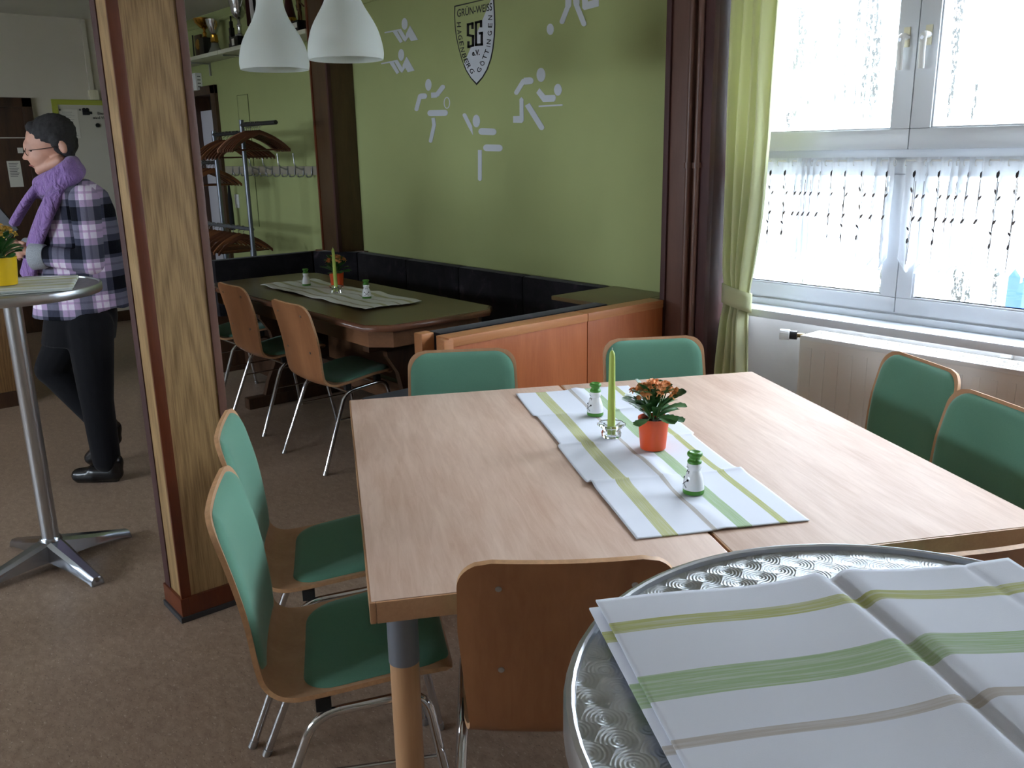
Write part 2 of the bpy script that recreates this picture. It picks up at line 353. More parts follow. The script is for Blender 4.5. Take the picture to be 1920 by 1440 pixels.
for i, (a, b) in enumerate(SW):
    r_ = struct(rect_frame(MB(), a, b, SZ0, SZ1, .08, YB-.12, YB-.05).box((a+b)/2-.05, (a+b)/2+.05, YB-.119, YB-.051, SZ0+.07, SZ1-.07).build('window_%d' % (4+i), M_WPVC))
    for x0, x1 in ((a+.08, (a+b)/2-.05), ((a+b)/2+.05, b-.08)): MB().box(x0, x1, YB-.09, YB-.085, SZ0+.08, SZ1-.08).build('pane', M_GLASS, r_)
    portal((a+b)/2, YB-.21, (SZ0+SZ1)/2, b-a, SZ1-SZ0, PI/2, 'window_behind_offscreen')
# what stands outside the window: a pale weathered panel wall, ground in front of it
o = thing('panel_wall', (0, 6.5, 0), 'white weathered panel wall with grey streaks standing outside the window', 'wall')
for i in range(9):
    MB().box(-5.6+i*1.25, -5.6+i*1.25+1.235, 0, .06, -.4, 2.85).build('panel', M_FACADE, o, smooth=False)
MB().box(-5.7, 5.8, .03, .12, -.4, 2.83).build('backing', flat('dark_joint', (120, 110, 104), .8), o, smooth=False)
struct(MB().box(-40, 40, -40, 40, -.5, -.4).build('ground', flat('outdoor_concrete', (176, 174, 170), .9, var=.15, vscale=6), smooth=False))
pp = at_y(1908, 545, 6.2)
tag(MB().box(pp[0]-.05, pp[0]+.05, 6.15, 6.25, -.4, 1.1, .01).build('blue_post', flat('blue_paint', (40, 70, 150), .5)), 'blue painted post standing outside the lower window pane', 'post')

# band under the ceiling and cable conduit on the green wall
zb = at_y(677, 9, WY)[2]
struct(MB().box(-5.65, -2.7, WY-.012, WY+.0, zb, zb+.05, .003).build('trim_2', M_GREEN))
def conduit(name, p, q, r, label):
    a, b = at_y(*p, WY-.015), at_y(*q, WY-.015); z = (a[2]+b[2])/2
    tag(MB().tube([(DX0-.4, WY-.012, z), (b[0]+.8, WY-.012, z)], r, 8).build(name, M_GREEN), label, 'conduit')
conduit('cable_conduit', (354, 57), (445, 25), .014, 'green painted cable conduit on the wall behind the trophy shelf')

# ------------------------------------------------ doors
dr = thing('door_1', ((DX0+DX1)/2, WY, 0), 'x', 'door'); del dr['label']; del dr['category']; struct(dr)
hw = (DX1-DX0)/2
rect = MB(); rect.box(-hw-.0, -hw+.05, -.015, .25, 0, DH); rect.box(hw-.05, hw+.055, -.03, .25, 0, DH+.055, .004); rect.box(-hw-.05, hw+.055, -.03, .25, DH-.02, DH+.056, .004)
rect.build('door_frame', M_DKWOOD, dr)
zt = at_y(390, 207, WY+.1)[2]
leaf = MB().box(-hw+.05, hw-.06, .10, .14, 0.01, zt, .003).build('door_leaf', flat('pale_grey_door', (206, 204, 212), .5), dr)
MB().box(-hw+.05, hw-.05, .2, .22, 0, DH-.02).build('transom_panel', flat('dark_transom', (30, 28, 28), .4), dr)
# brown door and notice board on the far white wall
p0 = at_x(55, 184, XL); p1 = at_x(0, 182, XL)
d2 = thing('door_2', (XL, 0, 0), 'x', 'door'); del d2['label']; del d2['category']; struct(d2)
y1 = p0[1]; y0 = y1-1.02; dh = p0[2]
mb = MB(); mb.box(0, .05, y0, y0+.08, 0, dh, .004); mb.box(0, .05, y1-.08, y1, 0, dh, .004); mb.box(0, .05, y0, y1, dh-.08, dh, .004)
mb.build('door_frame', M_DKWOOD, d2)
MB().box(.0, .03, y0+.08, y1-.08, .01, 1.72).build('door_leaf', M_DKWOOD, d2)
MB().box(.0, .03, y0+.08, y1-.08, 1.73, dh-.08).build('transom_panel', M_DKWOOD, d2)
def wallsheet(name, px, X, mat, label=None, cat=None, parent=None, t=.002):
    # a flat sheet on the far wall, corners given by two opposite pixels
    a, b = at_x(px[0], px[1], X), at_x(px[2], px[3], X)
    o = MB().box(X+.0002, X+t, a[1], b[1], b[2], a[2]).build(name, mat, parent, smooth=False)
    if label: tag(o, label, cat)
    return o
nt_ = wallsheet('paper_notice', (12, 302, 45, 350), XL+.032, M_PAPER, 'white paper notice with lines of print taped on the brown door', 'notice')
a, b = at_x(16, 306, XL+.036), at_x(40, 330, XL+.036)
mb = MB()
for i in range(9):
    z = a[2]-(a[2]-b[2])*i/8; mb.box(XL+.034, XL+.0352, a[1], a[1]+(b[1]-a[1])*(.9-.2*(i % 3)/2), z-.004, z)
mb.build('print_line', M_INK, nt_, smooth=False)
wallsheet('door_label', (32, 277, 44, 287), XL+.032, M_PAPER, 'small white label stuck on the brown door above the notice', 'label')
bd = thing('notice_board', (XL, 0, 0), 'pale notice board with lime green frame on the white wall', 'notice board')
A, B = at_x(96, 186, XL+.02), at_x(196, 520, XL+.02)
by0, by1, bz1 = A[1], A[1]+1.15, A[2]; bz0 = bz1-1.3
lime = flat('lime_frame', (168, 174, 66), .6)
f = .045
mb = MB(); mb.box(0, .022, by0, by1, bz1-f, bz1); mb.box(0, .022, by0, by1, bz0, bz0+f); mb.box(0, .022, by0, by0+f, bz0+f, bz1-f); mb.box(0, .022, by1-f, by1, bz0+f, bz1-f)
mb.build('frame', lime, bd)
MB().box(0, .014, by0+f, by1-f, bz0+f, bz1-f).build('board', flat('pale_board', (196, 192, 178), .6), bd)
XB = XL+.015
sh = wallsheet('paper_sheet', (110, 205, 152, 259), XB, M_PAPER, 'white printed sheet pinned at the top corner of the notice board', 'notice')
a, b = at_x(116, 210, XB), at_x(150, 254, XB); mb = MB()
for i in range(14):
    z = a[2]-(a[2]-b[2])*i/13; mb.box(XB+.0015, XB+.003, a[1], a[1]+(b[1]-a[1])*(.55+.4*random.random()), z-.003, z)
mb.build('print_line', flat('grey_print', (120, 120, 120), .8), sh, smooth=False)
for px, wh in (((112, 206), 'at the sheet corner beside the lime green frame'), ((150, 206), 'at the sheet corner beside the camera symbol'), ((140, 257), 'at the lower edge of the printed sheet')):
    c = at_x(*px, XB+.0085); tag(MB().ball(c, .006, .008, .008).build('push_pin', M_BLACK), 'small black pin '+wh, 'pin', 'pins on the printed sheet')
c = at_x(183, 235, XB); tag(MB().tube([(XB+.0, c[1], c[2]), (XB+.01, c[1], c[2])], .019, 20).build('round_magnet', M_BLACK), 'black round magnet on the notice board', 'magnet')
def text_mesh(s, size, mat, name='lettering', bold=0, ext=.0005):
    cu = D.curves.new('t', 'FONT'); cu.body = s; cu.size = size; cu.align_x = 'CENTER'; cu.align_y = 'CENTER'; cu.extrude = ext; cu.offset = bold; cu.resolution_u = 4
    o = D.objects.new('t', cu); COL.objects.link(o); dg = bpy.context.evaluated_depsgraph_get(); me = D.meshes.new_from_object(o.evaluated_get(dg))
    D.objects.remove(o); me.name = name; me.materials.clear(); me.materials.append(mat); return me
# camera symbol and lettering on the board (letters face +X, run along +Y)
RX = (PI/2, 0, PI/2)
for s, px, h in (('Dieser Raum', (202, 213), .034), ('wird Video überwacht', (207, 221), .034)):
    c = at_x(*px, XB+.002); put('lettering', text_mesh(s, h, M_INK), bd, (XB+.0015-XL, c[1], c[2]), RX)
c = at_x(163, 211, XB); s = .0055
mb = MB(); Y, Z_ = c[1], c[2]
mb.box(XB-XL+.0005, XB-XL+.003, Y-7*s, Y+4*s, Z_-4*s, Z_+3*s, .001); mb.box(XB-XL+.0005, XB-XL+.003, Y+4*s, Y+8*s, Z_-2.5*s, Z_+1.5*s)
for q in (-4, 1): mb.tube([(XB-XL+.0005, Y+q*s, Z_+4.5*s), (XB-XL+.003, Y+q*s, Z_+4.5*s)], 3*s, 14)
mb.build('camera_symbol', M_INK, bd)
a, b = at_x(151, 25, XL), at_x(171, 168, XL)
tag(MB().box(XL, XL+.025, b[1]-.02, b[1]+.02, b[2], ZC-.002, .003).build('cable_duct', M_WHITE), 'narrow pale cable duct rising up the white wall above the notice board', 'cable duct')
c = at_x(174, 178, XL); tag(MB().box(XL, XL+.05, c[1]-.04, c[1]+.04, c[2]-.045, c[2]+.04, .006).build('socket_box', M_IVORY), 'small ivory wall box above the notice board frame', 'wall box')
# counter front
c = at_z(38, 760, 0)
ct = thing('bar_counter', (c[0], c[1], 0), 'dark wood counter standing behind the tall round table with the yellow pot', 'counter')
MB().box(-.7, 0, -2.6, 0, .1, .90, .004).build('front', M_OAKD, ct); MB().box(-.68, .004, -2.6, .004, 0, .1).build('plinth', M_DKWOOD, ct); MB().box(-.72, .03, -2.62, .03, .90, .94, .006).build('worktop', M_DKWOOD, ct)

# ------------------------------------------------ wood-clad columns
def strip(mb, x0, x1, y0, y1, z0, z1): return mb.box(x0, x1, y0, y1, z0, z1, .004)
K = at_z(346, 1166, 0); KX, KY = K[0], K[1]
cw = KX-at_y(166, 0, KY)[0]; cd = at_x(388, 400, KX)[1]-KY
col = thing('wooden_column', (KX-cw/2, KY+cd/2, 0), 'oak veneered square column with red brown corner strips beside the green chairs', 'column')
hx, hy = cw/2, cd/2
MB().box(-hx+.004, hx-.006, -hy+.007, hy-.006, 0, ZC-.002).build('oak_panel', M_OAK, col, smooth=False)
MB().box(-hx+.05, hx-.012, -hy+.004, -hy+.008, 0, ZC-.002).build('side_panel', M_OAK, col, smooth=False)
for sx in (-1, 1):
    for sy in (-1, 1):
        x0, x1 = sorted((sx*hx, sx*(hx-(.012 if sx > 0 else .05)))); y0_, y1_ = sorted((sy*hy, sy*(hy-(.034 if sy < 0 else .026))))
        MB().box(x0, x1, y0_, y1_, .0, ZC-.002, .003).build('corner_strip', M_RED if sx > 0 and sy < 0 else (M_BROWN if sx > 0 else M_MAROON), col)
rect = MB()
rect.box(-hx-.006, hx+.006, -hy-.006, -hy+.02, .02, .085, .003); rect.box(hx-.02, hx+.006, -hy+.02, hy+.006, .02, .085, .003)
rect.build('plinth_board', M_RED, col)
MB().box(-hx-.009, hx+.009, -hy-.012, hy+.01, 0, .02, .003).build('floor_seal', flat('dark_rubber', (52, 50, 52), .7), col)
# post behind the bench corner
q0, q1, q2 = at_y(607, 466, 3.10), at_y(635, 466, 3.10), at_y(662, 466, WY)
post = thing('wooden_post', ((q0[0]+q1[0])/2, 3.2, 0), 'dark wood clad post at the bench corner between the two green wall fields', 'column')
hx = (q1[0]-q0[0])/2
MB().box(-hx, hx, -.1, .1-.002, .856, ZC-.002, .003).build('post_core', wood('post_front_wood', (88, 66, 42), (68, 48, 30)), post)
MB().box(hx, hx+.012, -.085, .098, .856, ZC-.002, .003).build('side_panel', D.materials['post_front_wood'], post)
MB().box(hx-.006, hx+.016, -.108, -.08, .856, ZC-.002, .003).build('corner_strip', M_MAROON, post); MB().box(-hx-.008, -hx+.014, -.108, -.08, .856, ZC-.002, .003).build('corner_strip', M_RED, post)
# pillar with the heating pipes beside the window
a, b = at_y(1243, 500, 3.15), at_y(1322, 500, 3.15)
pl = thing('wooden_pillar', ((a[0]+b[0])/2, 3.15, 0), 'brown painted pillar with two vertical pipes between green wall and window', 'column')
hx = (b[0]-a[0])/2
MB().box(-hx, hx, 0, .145, 0, ZC-.002, .003).build('pillar_core', M_BROWN, pl); MB().box(-hx-.006, -hx+.022, -.012, .02, 0, ZC-.002, .003).build('corner_strip', M_MAROON, pl)
MB().box(hx-.045, hx+.012, -.012, .02, 0, ZC-.002, .003).build('corner_strip', M_MAROON, pl); MB().box(hx, hx+.008, .02, .14, 0, ZC-.002, .003).build('side_panel', M_MAROON, pl)
for px in (1288, 1304):
    c = at_y(px, 310, 3.12); xx = c[0]-pl.location.x
    pm = MB().tube([(xx, -.022, 0), (xx, -.022, ZC-.002)], .0135, 12).build('pipe', M_BROWN, pl)
    MB().tube([(xx, -.022, c[2]-.012), (xx, -.022, c[2]+.012)], .019, 12).build('pipe_coupling', M_BROWN, pm)

# ------------------------------------------------ curtains
def drape():
    rows = []; nz, nu = 46, 90
    key = [(2.66, -2.505, -2.27, .034), (2.14, -2.505, -2.278, .034), (1.6, -2.505, -2.285, .033), (1.25, -2.50, -2.305, .032), (1.0, -2.488, -2.335, .03), (.88, -2.47, -2.352, .022), (.84, -2.47, -2.352, .022), (.75, -2.485, -2.35, .03), (.53, -2.506, -2.335, .034), (.06, -2.515, -2.32, .036)]
    zs = np.linspace(2.66, .06, nz)
    for z in zs:
        kz = [k[0] for k in key][::-1]; x0, x1, am = (np.interp(z, kz, [k[i] for k in key][::-1]) for i in (1, 2, 3)); r = []
        for i in range(nu):
            u = i/(nu-1); ph = 2*PI*(4.5*u+.12*math.sin(2*PI*u*1.5)); y = 3.365+am*math.sin(ph)*1.0+am*.3*math.sin(ph*2+1.3+z)
            r.append((x0+(x1-x0)*u+.006*math.sin(ph+PI/2)+.004*math.sin(z*5+u*9), y, z))
        rows.append(r)
    return MB().grid(rows)
cu = thing('curtain', (-2.33, 3.244, 0), 'lime green curtain gathered with a tie beside the window', 'curtain')
loc = Matrix.Translation((2.33+.012, -3.244, 0))
DSC = Matrix.Diagonal((.964, .964, .964, 1)); DSC = Matrix.Translation((0, 0, 1.53)) @ DSC @ Matrix.Translation((0, 0, -1.53))
o = drape().xf(loc @ Matrix.Translation((-.012, 0, 0)) @ DSC).build('drape', M_DRAPE, cu)
m = o.modifiers.new('t', 'SOLIDIFY'); m.thickness = .0025
mb = MB(); P = []
for j in range(5):
    z = .84+j*.085/4; P.append([(-.002+.074*math.cos(t)+.006, .048*math.sin(t), z+.016*math.cos(t+PI)-.012*math.sin(t)) for t in np.linspace(0, 2*PI, 28, endpoint=False)])
P = [list(r) for r in zip(*P)]
o = mb.grid(P, True).build('tieback', M_DRAPE, cu); m = o.modifiers.new('t', 'SOLIDIFY'); m.thickness = .006
MB().tube([(-.08, 0, 2.70), (.4, 0, 2.70)], .012, 10).build('curtain_rail', M_WPLAST, cu)
def cafe(x0, x1, folds, ptop, label):
    # net curtain hung on rings from a thin rod, scalloped hem, one stem of leaves per repeat
    y = WIN-.055; zt = z_tr0+.015; zl = at_y(1560, 490, y)[2]; n = len(folds); t = thing('net_curtain', (0, y, 0), label, 'curtain')
    per = 16; cols = []
    def pos(k, s):   # repeat k, phase s 0..1 -> x, depth
        a, b = folds[k], folds[k+1]; w = b-a; tight = max(0, 1-(w/.075)); x = a+w*s
        return x+.35*w*tight*math.sin(2*PI*s), (.014+.022*tight)*math.sin(2*PI*s)
    def zlow(s): return zl-.018+.05*abs(2*s-1)**2.4
    for k in range(n-1):
        for i in range(per+(1 if k == n-2 else 0)):
            s = i/per; x, d = pos(k, s); c = []
            for j in range(15):
                v = j/14; z = zt+(zlow(s)-zt)*v; c.append((x, d*(.5+.7*v)+.004*math.sin(9*v+k), z))
            cols.append(c)
    MB().grid(cols).build('voile', M_SHEER, t)
    mb = MB(); hd = MB()
    for k in range(n-1):   # stitched hem along the scallops and the gathered heading
        for i in range(per):
            P = []
            for s in (i/per, (i+1)/per):
                x, d = pos(k, s); z = zlow(s); yy = d*1.2+.004*math.sin(9+k)-.001; P.append([(x, yy, z), (x, yy-.0006, z+.008)])
            mb.grid(P)
            P = []; 
            for s in (i/per, (i+1)/per):
                x, d = pos(k, s); P.append([(x, d*.5-.002, zt), (x, d*.5-.002, zt-.012-.007*abs(math.sin(2*PI*s)))])
            hd.grid(P)
    mb.build('hem', M_HEM, t); hd.build('heading', M_HEM, t)
    dk, lt = MB(), MB()
    def leaf(m_, k, s, v, L, w, a):
        x, d = pos(k, s); z = zt+(zlow(s)-zt)*v; yy = d*(.5+.7*v)-.004; ca, sa = math.cos(a), math.sin(a)
        pts = [(0, -L/2), (w*.5, -L*.15), (w*.4, L*.2), (0, L/2), (-w*.5, L*.15), (-w*.4, -L*.2)]
        m_.add([(x+px*ca-pz*sa, yy, z+px*sa+pz*ca) for px, pz in pts], [(0, 1, 2, 3, 4, 5)])
    for k in range(n-1):
        leaf(dk, k, .5, .14, .030, .012, -.2); leaf(lt, k, .40, .28, .026, .009, .3); leaf(lt, k, .8, .34, .024, .008, -.6)
        leaf(lt, k, .72, .53, .028, .009, -.6); leaf(dk, k, .42, .62, .026, .009, .7); leaf(dk, k, .42, .72, .028, .011, -.25); leaf(lt, k, .5, .44, .026, .008, .2)
        for m_, s, v0, v1 in ((lt, .5, .16, .6), (lt, .5, .66, .93), (lt, .62, .2, .9)):
            P = []
            for v in np.linspace(v0, v1, 5):
                x, d = pos(k, s+.06*math.sin(v*5)); z = zt+(zlow(s)-zt)*v; yy = d*(.5+.7*v)-.004; P.append([(x-.0012, yy, z), (x+.0012, yy, z)])
            m_.grid(P)
    tag(dk.build('dark_leaf_embroidery', M_EMBD, t, smooth=False), kind='stuff'); tag(lt.build('stem_embroidery', M_EMB, t, smooth=False), kind='stuff')
    MB().tube([(x0, 0, zt-.012), (x1, 0, zt-.012)], .004, 8).build('curtain_rod', M_WPLAST, t)
    rings = MB()
    for k in range(0, n):
        c = (folds[k], 0, zt-.02); MB().tube([(c[0]+.0, c[1]+.010*math.cos(a), c[2]+.012*math.sin(a)) for a in np.linspace(0, 2*PI, 13)], .0018, 5).build('ring', M_WPLAST, t)
px = [1408, 1432, 1459, 1486, 1503, 1512, 1521, 1532, 1548, 1572, 1600, 1634, 1652, 1676]
cafe(-2.5, xm-.04, [at_y(p, 330, WIN-.055)[0] for p in px], None, 'white net cafe curtain with leaf embroidery across the lower pane beside the green curtain')
x0 = at_y(1697, 330, WIN-.055)[0]
fr = [0, .075, .10, .165, .195, .222, .262, .31, .375, .44, .49, .55, .60, .66]
cafe(x0, x0+.66, [x0+f for f in fr], None, 'white net cafe curtain with leaf embroidery across the lower pane by the radiator end')

# ------------------------------------------------ radiator
RX0, RZ, RY0, RY1 = at_z(1502, 629, .715)[0], .715, 3.437, 3.592; RX1 = -.55
rd = thing('radiator', (RX0, RY0, 0), 'white panel radiator with grille top under the window sill', 'radiator')
MB().box(0, RX1-RX0, 0, .02, .13, RZ-.012, .006).build('front_panel', M_WMET, rd)
mb = MB()
for i in range(24): mb.box(.03+i*.065, .03+i*.065+.028, -.0025, .002, .17, RZ-.05, .002)
mb.build('panel_ribs', M_WMET, rd)
MB().box(0, RX1-RX0, .125, .145, .13, RZ-.012, .004).build('rear_panel', M_WMET, rd)
MB().box(-.004, .006, .0, .15, .12, RZ-.0, .002).build('side_cover', M_WMET, rd)
MB().box(0, RX1-RX0, -.003, .012, RZ-.018, RZ+.002, .004).build('grille_rail', M_GRIL, rd); MB().box(0, RX1-RX0, .138, .15, RZ-.018, RZ+.002, .003).build('grille_rail', M_GRIL, rd)
me_c = MB().box(-.004, .004, .01, .14, RZ-.012, RZ+.0, .0015).mesh('grille_bar', M_GRIL)
for i in range(int((RX1-RX0)/.052)+1): put('grille_bar', me_c, rd, (.012+i*.052, 0, 0))
for yy in (.04, .068, .096): MB().box(0, RX1-RX0, yy, yy+.01, RZ-.014, RZ-.004, .001).build('grille_slat', M_GRIL, rd)
v0, v1 = at_y(1466, 634, RY0+.06), at_y(1500, 628, RY0+.06)
tv = thing('thermostat_valve', (v1[0], RY0+.06, v1[2]-.002), 'white and black radiator thermostat knob on brass fitting', 'valve', .45)
def ycyl(x0, x1, r, n=20, r1=None): return MB().tube([(x0, 0, 0), (x1, 0, 0)], [r, r1 or r], n)
ycyl(-.012, .02, .010).build('brass_fitting', flat('brass', (150, 130, 90), .35, .8), tv); ycyl(-.045, -.012, .020).build('black_collar', M_BLACK, tv)
k = ycyl(-.088, -.045, .0235, 24); k.build('knob', M_WPLAST, tv)
for i in range(16):
    a = 2*PI*i/16; MB().box(-.086, -.05, .0225*math.cos(a)-.002, .0225*math.cos(a)+.002, .0225*math.sin(a)-.002, .0225*math.sin(a)+.002).build('knob_rib', M_WPLAST, tv, smooth=False)
ycyl(-.0895, -.088, .010).build('knob_cap', M_BLACK, tv)
c = at_z(1888, 667, RZ+.01)
tag(MB().box(c[0]-.02, c[0]+.02, c[1]-.012, c[1]+.014, RZ+.002, RZ+.02, .003).box(c[0]-.008, c[0]+.03, c[1]-.006, c[1]+.006, RZ+.02, RZ+.03, .002).build('grille_clip', M_WPLAST), 'small white plastic clip on top of the radiator grille', 'clip')
# ================================================================ wall decals
def wp(x, y, h=0):
    p = at_y(x, y, WY); return (p[0], WY-h, p[2])
def ell(cx, cy, rx, ry, n=24): return [(cx+rx*math.cos(2*PI*i/n), cy+ry*math.sin(2*PI*i/n)) for i in range(n)]
def cap(x1, y1, x2, y2, w, r1=True, r2=True):
    a = math.atan2(y2-y1, x2-x1); out = []
    for (cx, cy, b, rd) in ((x2, y2, a-PI/2, r2), (x1, y1, a+PI/2, r1)):
        for i in range(7):
            t = b+PI*i/6
            if rd: out.append((cx+w/2*math.cos(t), cy+w/2*math.sin(t)))
            elif i in (0, 6): out.append((cx+w/2*math.cos(t), cy+w/2*math.sin(t)))
    return out
def decal_faces(mb, poly, cv, h0, h1):
    P = [cv(*p) for p in poly]; n = len(P)
    mb.add([wp(x, y, h0) for x, y in P]+[wp(x, y, h1) for x, y in P], [tuple(range(n, 2*n))]+[(i, (i+1) % n, n+(i+1) % n, n+i) for i in range(n)])
cvA = lambda x, y: (700+x/3.79, y/3.79)
def decal(label, polys, rings=()):
    mb = MB()
    for i, p in enumerate(polys): decal_faces(mb, p, cvA, .0, .0015+.0002*i)
    for cx, cy, rx, ry, w in rings:
        o_, i_ = ell(cx, cy, rx, ry, 28), ell(cx, cy, rx-w, ry-w, 28); b = len(mb.v); n = 28
        mb.add([wp(*cvA(*p), .0015) for p in o_]+[wp(*cvA(*p), .0015) for p in i_], [(i, (i+1) % n, n+(i+1) % n, n+i) for i in range(n)])
    o = mb.build('wall_decal', M_DECAL, smooth=False); return tag(o, label, 'wall decal', 'sports pictogram decals')
def shooter(dx, dy):
    T = lambda P: [(x+dx, y+dy) for x, y in P]
    return [T(ell(223, 170, 21, 42)), T([(80, 228), (185, 207), (190, 218), (82, 237)]), T([(138, 224), (168, 217), (210, 294), (192, 307)]), T([(172, 212), (197, 204), (232, 262), (229, 298), (212, 282)]), T([(234, 240), (262, 182), (318, 282), (270, 293), (252, 262), (229, 298)])]
decal('upper pale pictogram of a kneeling rifle shooter above its twin on green wall', shooter(0, 0))
decal('lower pale pictogram of a kneeling rifle shooter beside the lamp shade', shooter(-24, 220))
decal('pale pictogram of a racket player with ring-shaped racket on green wall', [ell(392, 603, 22, 42), cap(335, 685, 364, 683, 40, False), cap(333, 682, 308, 776, 28), cap(412, 677, 452, 675, 38, False, False), cap(455, 672, 495, 618, 32), cap(408, 804, 509, 802, 44), cap(427, 838, 434, 890, 25, False), cap(434, 888, 409, 1002, 25)], [(524, 731, 23, 42, 7)])
decal('pale pictogram of a high-kicking fighter with one straight leg on green wall', [ell(733, 860, 26, 45), cap(649, 818, 690, 900, 27), [(678, 905), (702, 893), (710, 962)], cap(772, 934, 852, 937, 48), cap(806, 1050, 896, 1052, 48), cap(759, 1066, 759, 1272, 27, False)])
decal('pale pictogram of two players at a thin table line on green wall', [ell(1192, 532, 31, 50), cap(1072, 577, 1115, 574, 50, False), cap(1068, 576, 1018, 658, 32), ell(1313, 638, 27, 42), [(1182, 627), (1222, 676), (1290, 674), (1298, 690), (1295, 712), (1285, 722), (1208, 725), (1160, 660)], [(1177, 750), (1346, 740), (1347, 751), (1177, 762)], [(1041, 705), (1054, 690), (1068, 705), (1070, 860), (1058, 873), (996, 872), (996, 826), (1042, 824)], cap(1096, 742, 1198, 906, 38, False)])
decal('pale round ball decal in front of the running player', [ell(1258, 208, 25, 40)])
decal('pale pictogram of a running ball player near the brown pillar', [cap(1388, -60, 1386, 40, 42), cap(1383, 48, 1342, 155, 34), cap(1440, -60, 1445, 22, 44), cap(1443, 30, 1498, 170, 36), [(1485, -60), (1487, 58), (1500, 72), (1603, 45), (1603, -12), (1526, 12), (1522, -60)]])
cvC = lambda x, y: (840+x/8.73, y/8.73)
crest = thing('club_crest', wp(893, 80), 'shield-shaped club crest with black outline and lettering on the green wall', 'crest')
CI = Matrix.Translation(-Vector(crest.location))
outer = [(105, 95), (103, 250), (112, 430), (135, 620), (175, 800), (225, 980), (290, 1150), (370, 1280), (470, 1395), (575, 1270), (650, 1140), (710, 970), (745, 800), (768, 600), (775, 400), (770, 200), (755, -50)]
cen = np.array([440, 560]); inner = []
for i, p in enumerate(outer):
    a, b = np.array(outer[i-1], float), np.array(outer[(i+1) % len(outer)], float); t = (b-a)/np.linalg.norm(b-a); nn = np.array([t[1], -t[0]])
    if (cen-np.array(p))@nn < 0: nn = -nn
    k = 20 if i in (0, 8, 16) else 18
    inner.append(tuple(np.array(p)+nn*k))
inner[0] = (126, 114); inner[16] = (737, -28); inner[8] = (470, 1358)
def crest_part(name, poly, mat, h0, h1):
    mb = MB(); decal_faces(mb, poly, cvC, h0, h1); return mb.xf(CI).build(name, mat, crest, smooth=False)
crest_part('outline', outer, M_DECALK, 0, .001); crest_part('pale_field', inner, M_DECAL, .001, .002)
crest_part('green_field', inner[:6]+[(262, 1050), (330, 890), (705, 0), (722, -28)], M_DECALG, .001, .0026)
def glyphs(s, bold=0): return text_mesh(s, 1, M_DECALK, 'lettering', bold, 0)
def lay(me, org, ux, uy, h=.0032):
    for v in me.vertices:
        p = (org[0]+v.co.x*ux[0]+v.co.y*uy[0], org[1]+v.co.x*ux[1]+v.co.y*uy[1]); q = wp(*cvC(*p), h); v.co = Vector(q)-Vector(crest.location)
    put('lettering', me, crest)
def lay_box(s, c, wv, hv, bold=0):   # centre, half-width vector to the right, cap-height vector up
    me = glyphs(s, bold); xs = [v.co.x for v in me.vertices]; k = 2/(max(xs)-min(xs)); mid = (max(xs)+min(xs))/2
    cap_ = .73
    for v in me.vertices: v.co.x = (v.co.x-mid)*k; v.co.y = v.co.y/cap_
    lay(me, c, wv, hv)
lay_box('GRÜN-WEISS', (442, 172), (287, -56), (0, -128), .012); lay_box('e.V.', (464, 868), (62, -8), (0, -92), .035)
def run_letters(word, cs, size, wid):
    for i, (ch, c) in enumerate(zip(word, cs)):
        a, b = np.array(cs[max(i-1, 0)], float), np.array(cs[min(i+1, len(cs)-1)], float); t = (b-a)/np.linalg.norm(b-a); up = np.array([t[1], -t[0]])
        w = wid*(.15 if ch == 'I' else 1)
        lay_box(ch, c, tuple(t*w), tuple(up*size), .014)
run_letters('HAGENBERG', [(182, 405), (190, 525), (203, 615), (225, 715), (240, 815), (272, 915), (302, 1000), (342, 1080), (395, 1165)], 70, 38)
run_letters('GÖTTINGEN', [(520, 1145), (575, 1040), (612, 935), (645, 850), (672, 760), (680, 685), (695, 545), (700, 415), (702, 290)], 70, 38)
def stroke(name, pts, w):
    mb = MB()
    for (a, b) in zip(pts, pts[1:]):
        d = np.array(b, float)-np.array(a, float); d /= np.linalg.norm(d); n_ = np.array([-d[1], d[0]])*w/2; a_, b_ = np.array(a)-d*w*.48, np.array(b)+d*w*.48
        P = [cvC(*q) for q in (a_-n_, b_-n_, b_+n_, a_+n_)]; mb.add([wp(*q, .0032) for q in P], [(0, 1, 2, 3)])
    mb.xf(CI).build(name, M_DECALK, crest, smooth=False)
stroke('lettering', [(408, 455), (408, 385), (334, 402), (334, 575), (416, 592), (416, 745), (342, 768), (342, 695)], 40)
stroke('lettering', [(548, 430), (548, 350), (464, 370), (464, 735), (560, 728), (560, 540), (530, 545)], 40)

# ================================================================ pendant lamps
def lamp(xc, yb, w, label):
    depth = CAM_F*.28/w; p = CC+ray(xc, yb)*depth
    t = thing('pendant_lamp', (p[0], p[1], ZC), label, 'lamp', group='white bell pendant lamps'); z0 = 1.871-ZC
    pr = [(.137, 0), (.140, .02), (.138, .045), (.133, .07), (.124, .10), (.111, .128), (.094, .157), (.078, .183), (.066, .208), (.057, .235), (.053, .258), (.0515, .276)]
    prof = [(r, z0+z) for r, z in catmull(pr, 3)]; inn = [(r-.004, z) for r, z in prof[::-1]]
    MB().lathe(prof+inn+[prof[0]], 48).build('lamp_shade', M_SHADE, t)
    MB().tube([(0, 0, z0+.262), (0, 0, -.04)], .0028, 8).build('cord', M_WPLAST, t)
    MB().lathe([(.002, z0+.272), (.05, z0+.272), (.05, z0+.268), (.002, z0+.268)], 24).build('shade_holder', M_WPLAST, t)
    MB().tube([(0, 0, z0+.27), (0, 0, z0+.17)], .018, 14).ball((0, 0, z0+.13), .032, .032, .042).build('bulb', M_SHW, t)
    MB().lathe([(.045, -.002), (.045, -.012), (.012, -.04), (.004, -.045)], 20).build('ceiling_rose', M_WPLAST, t)
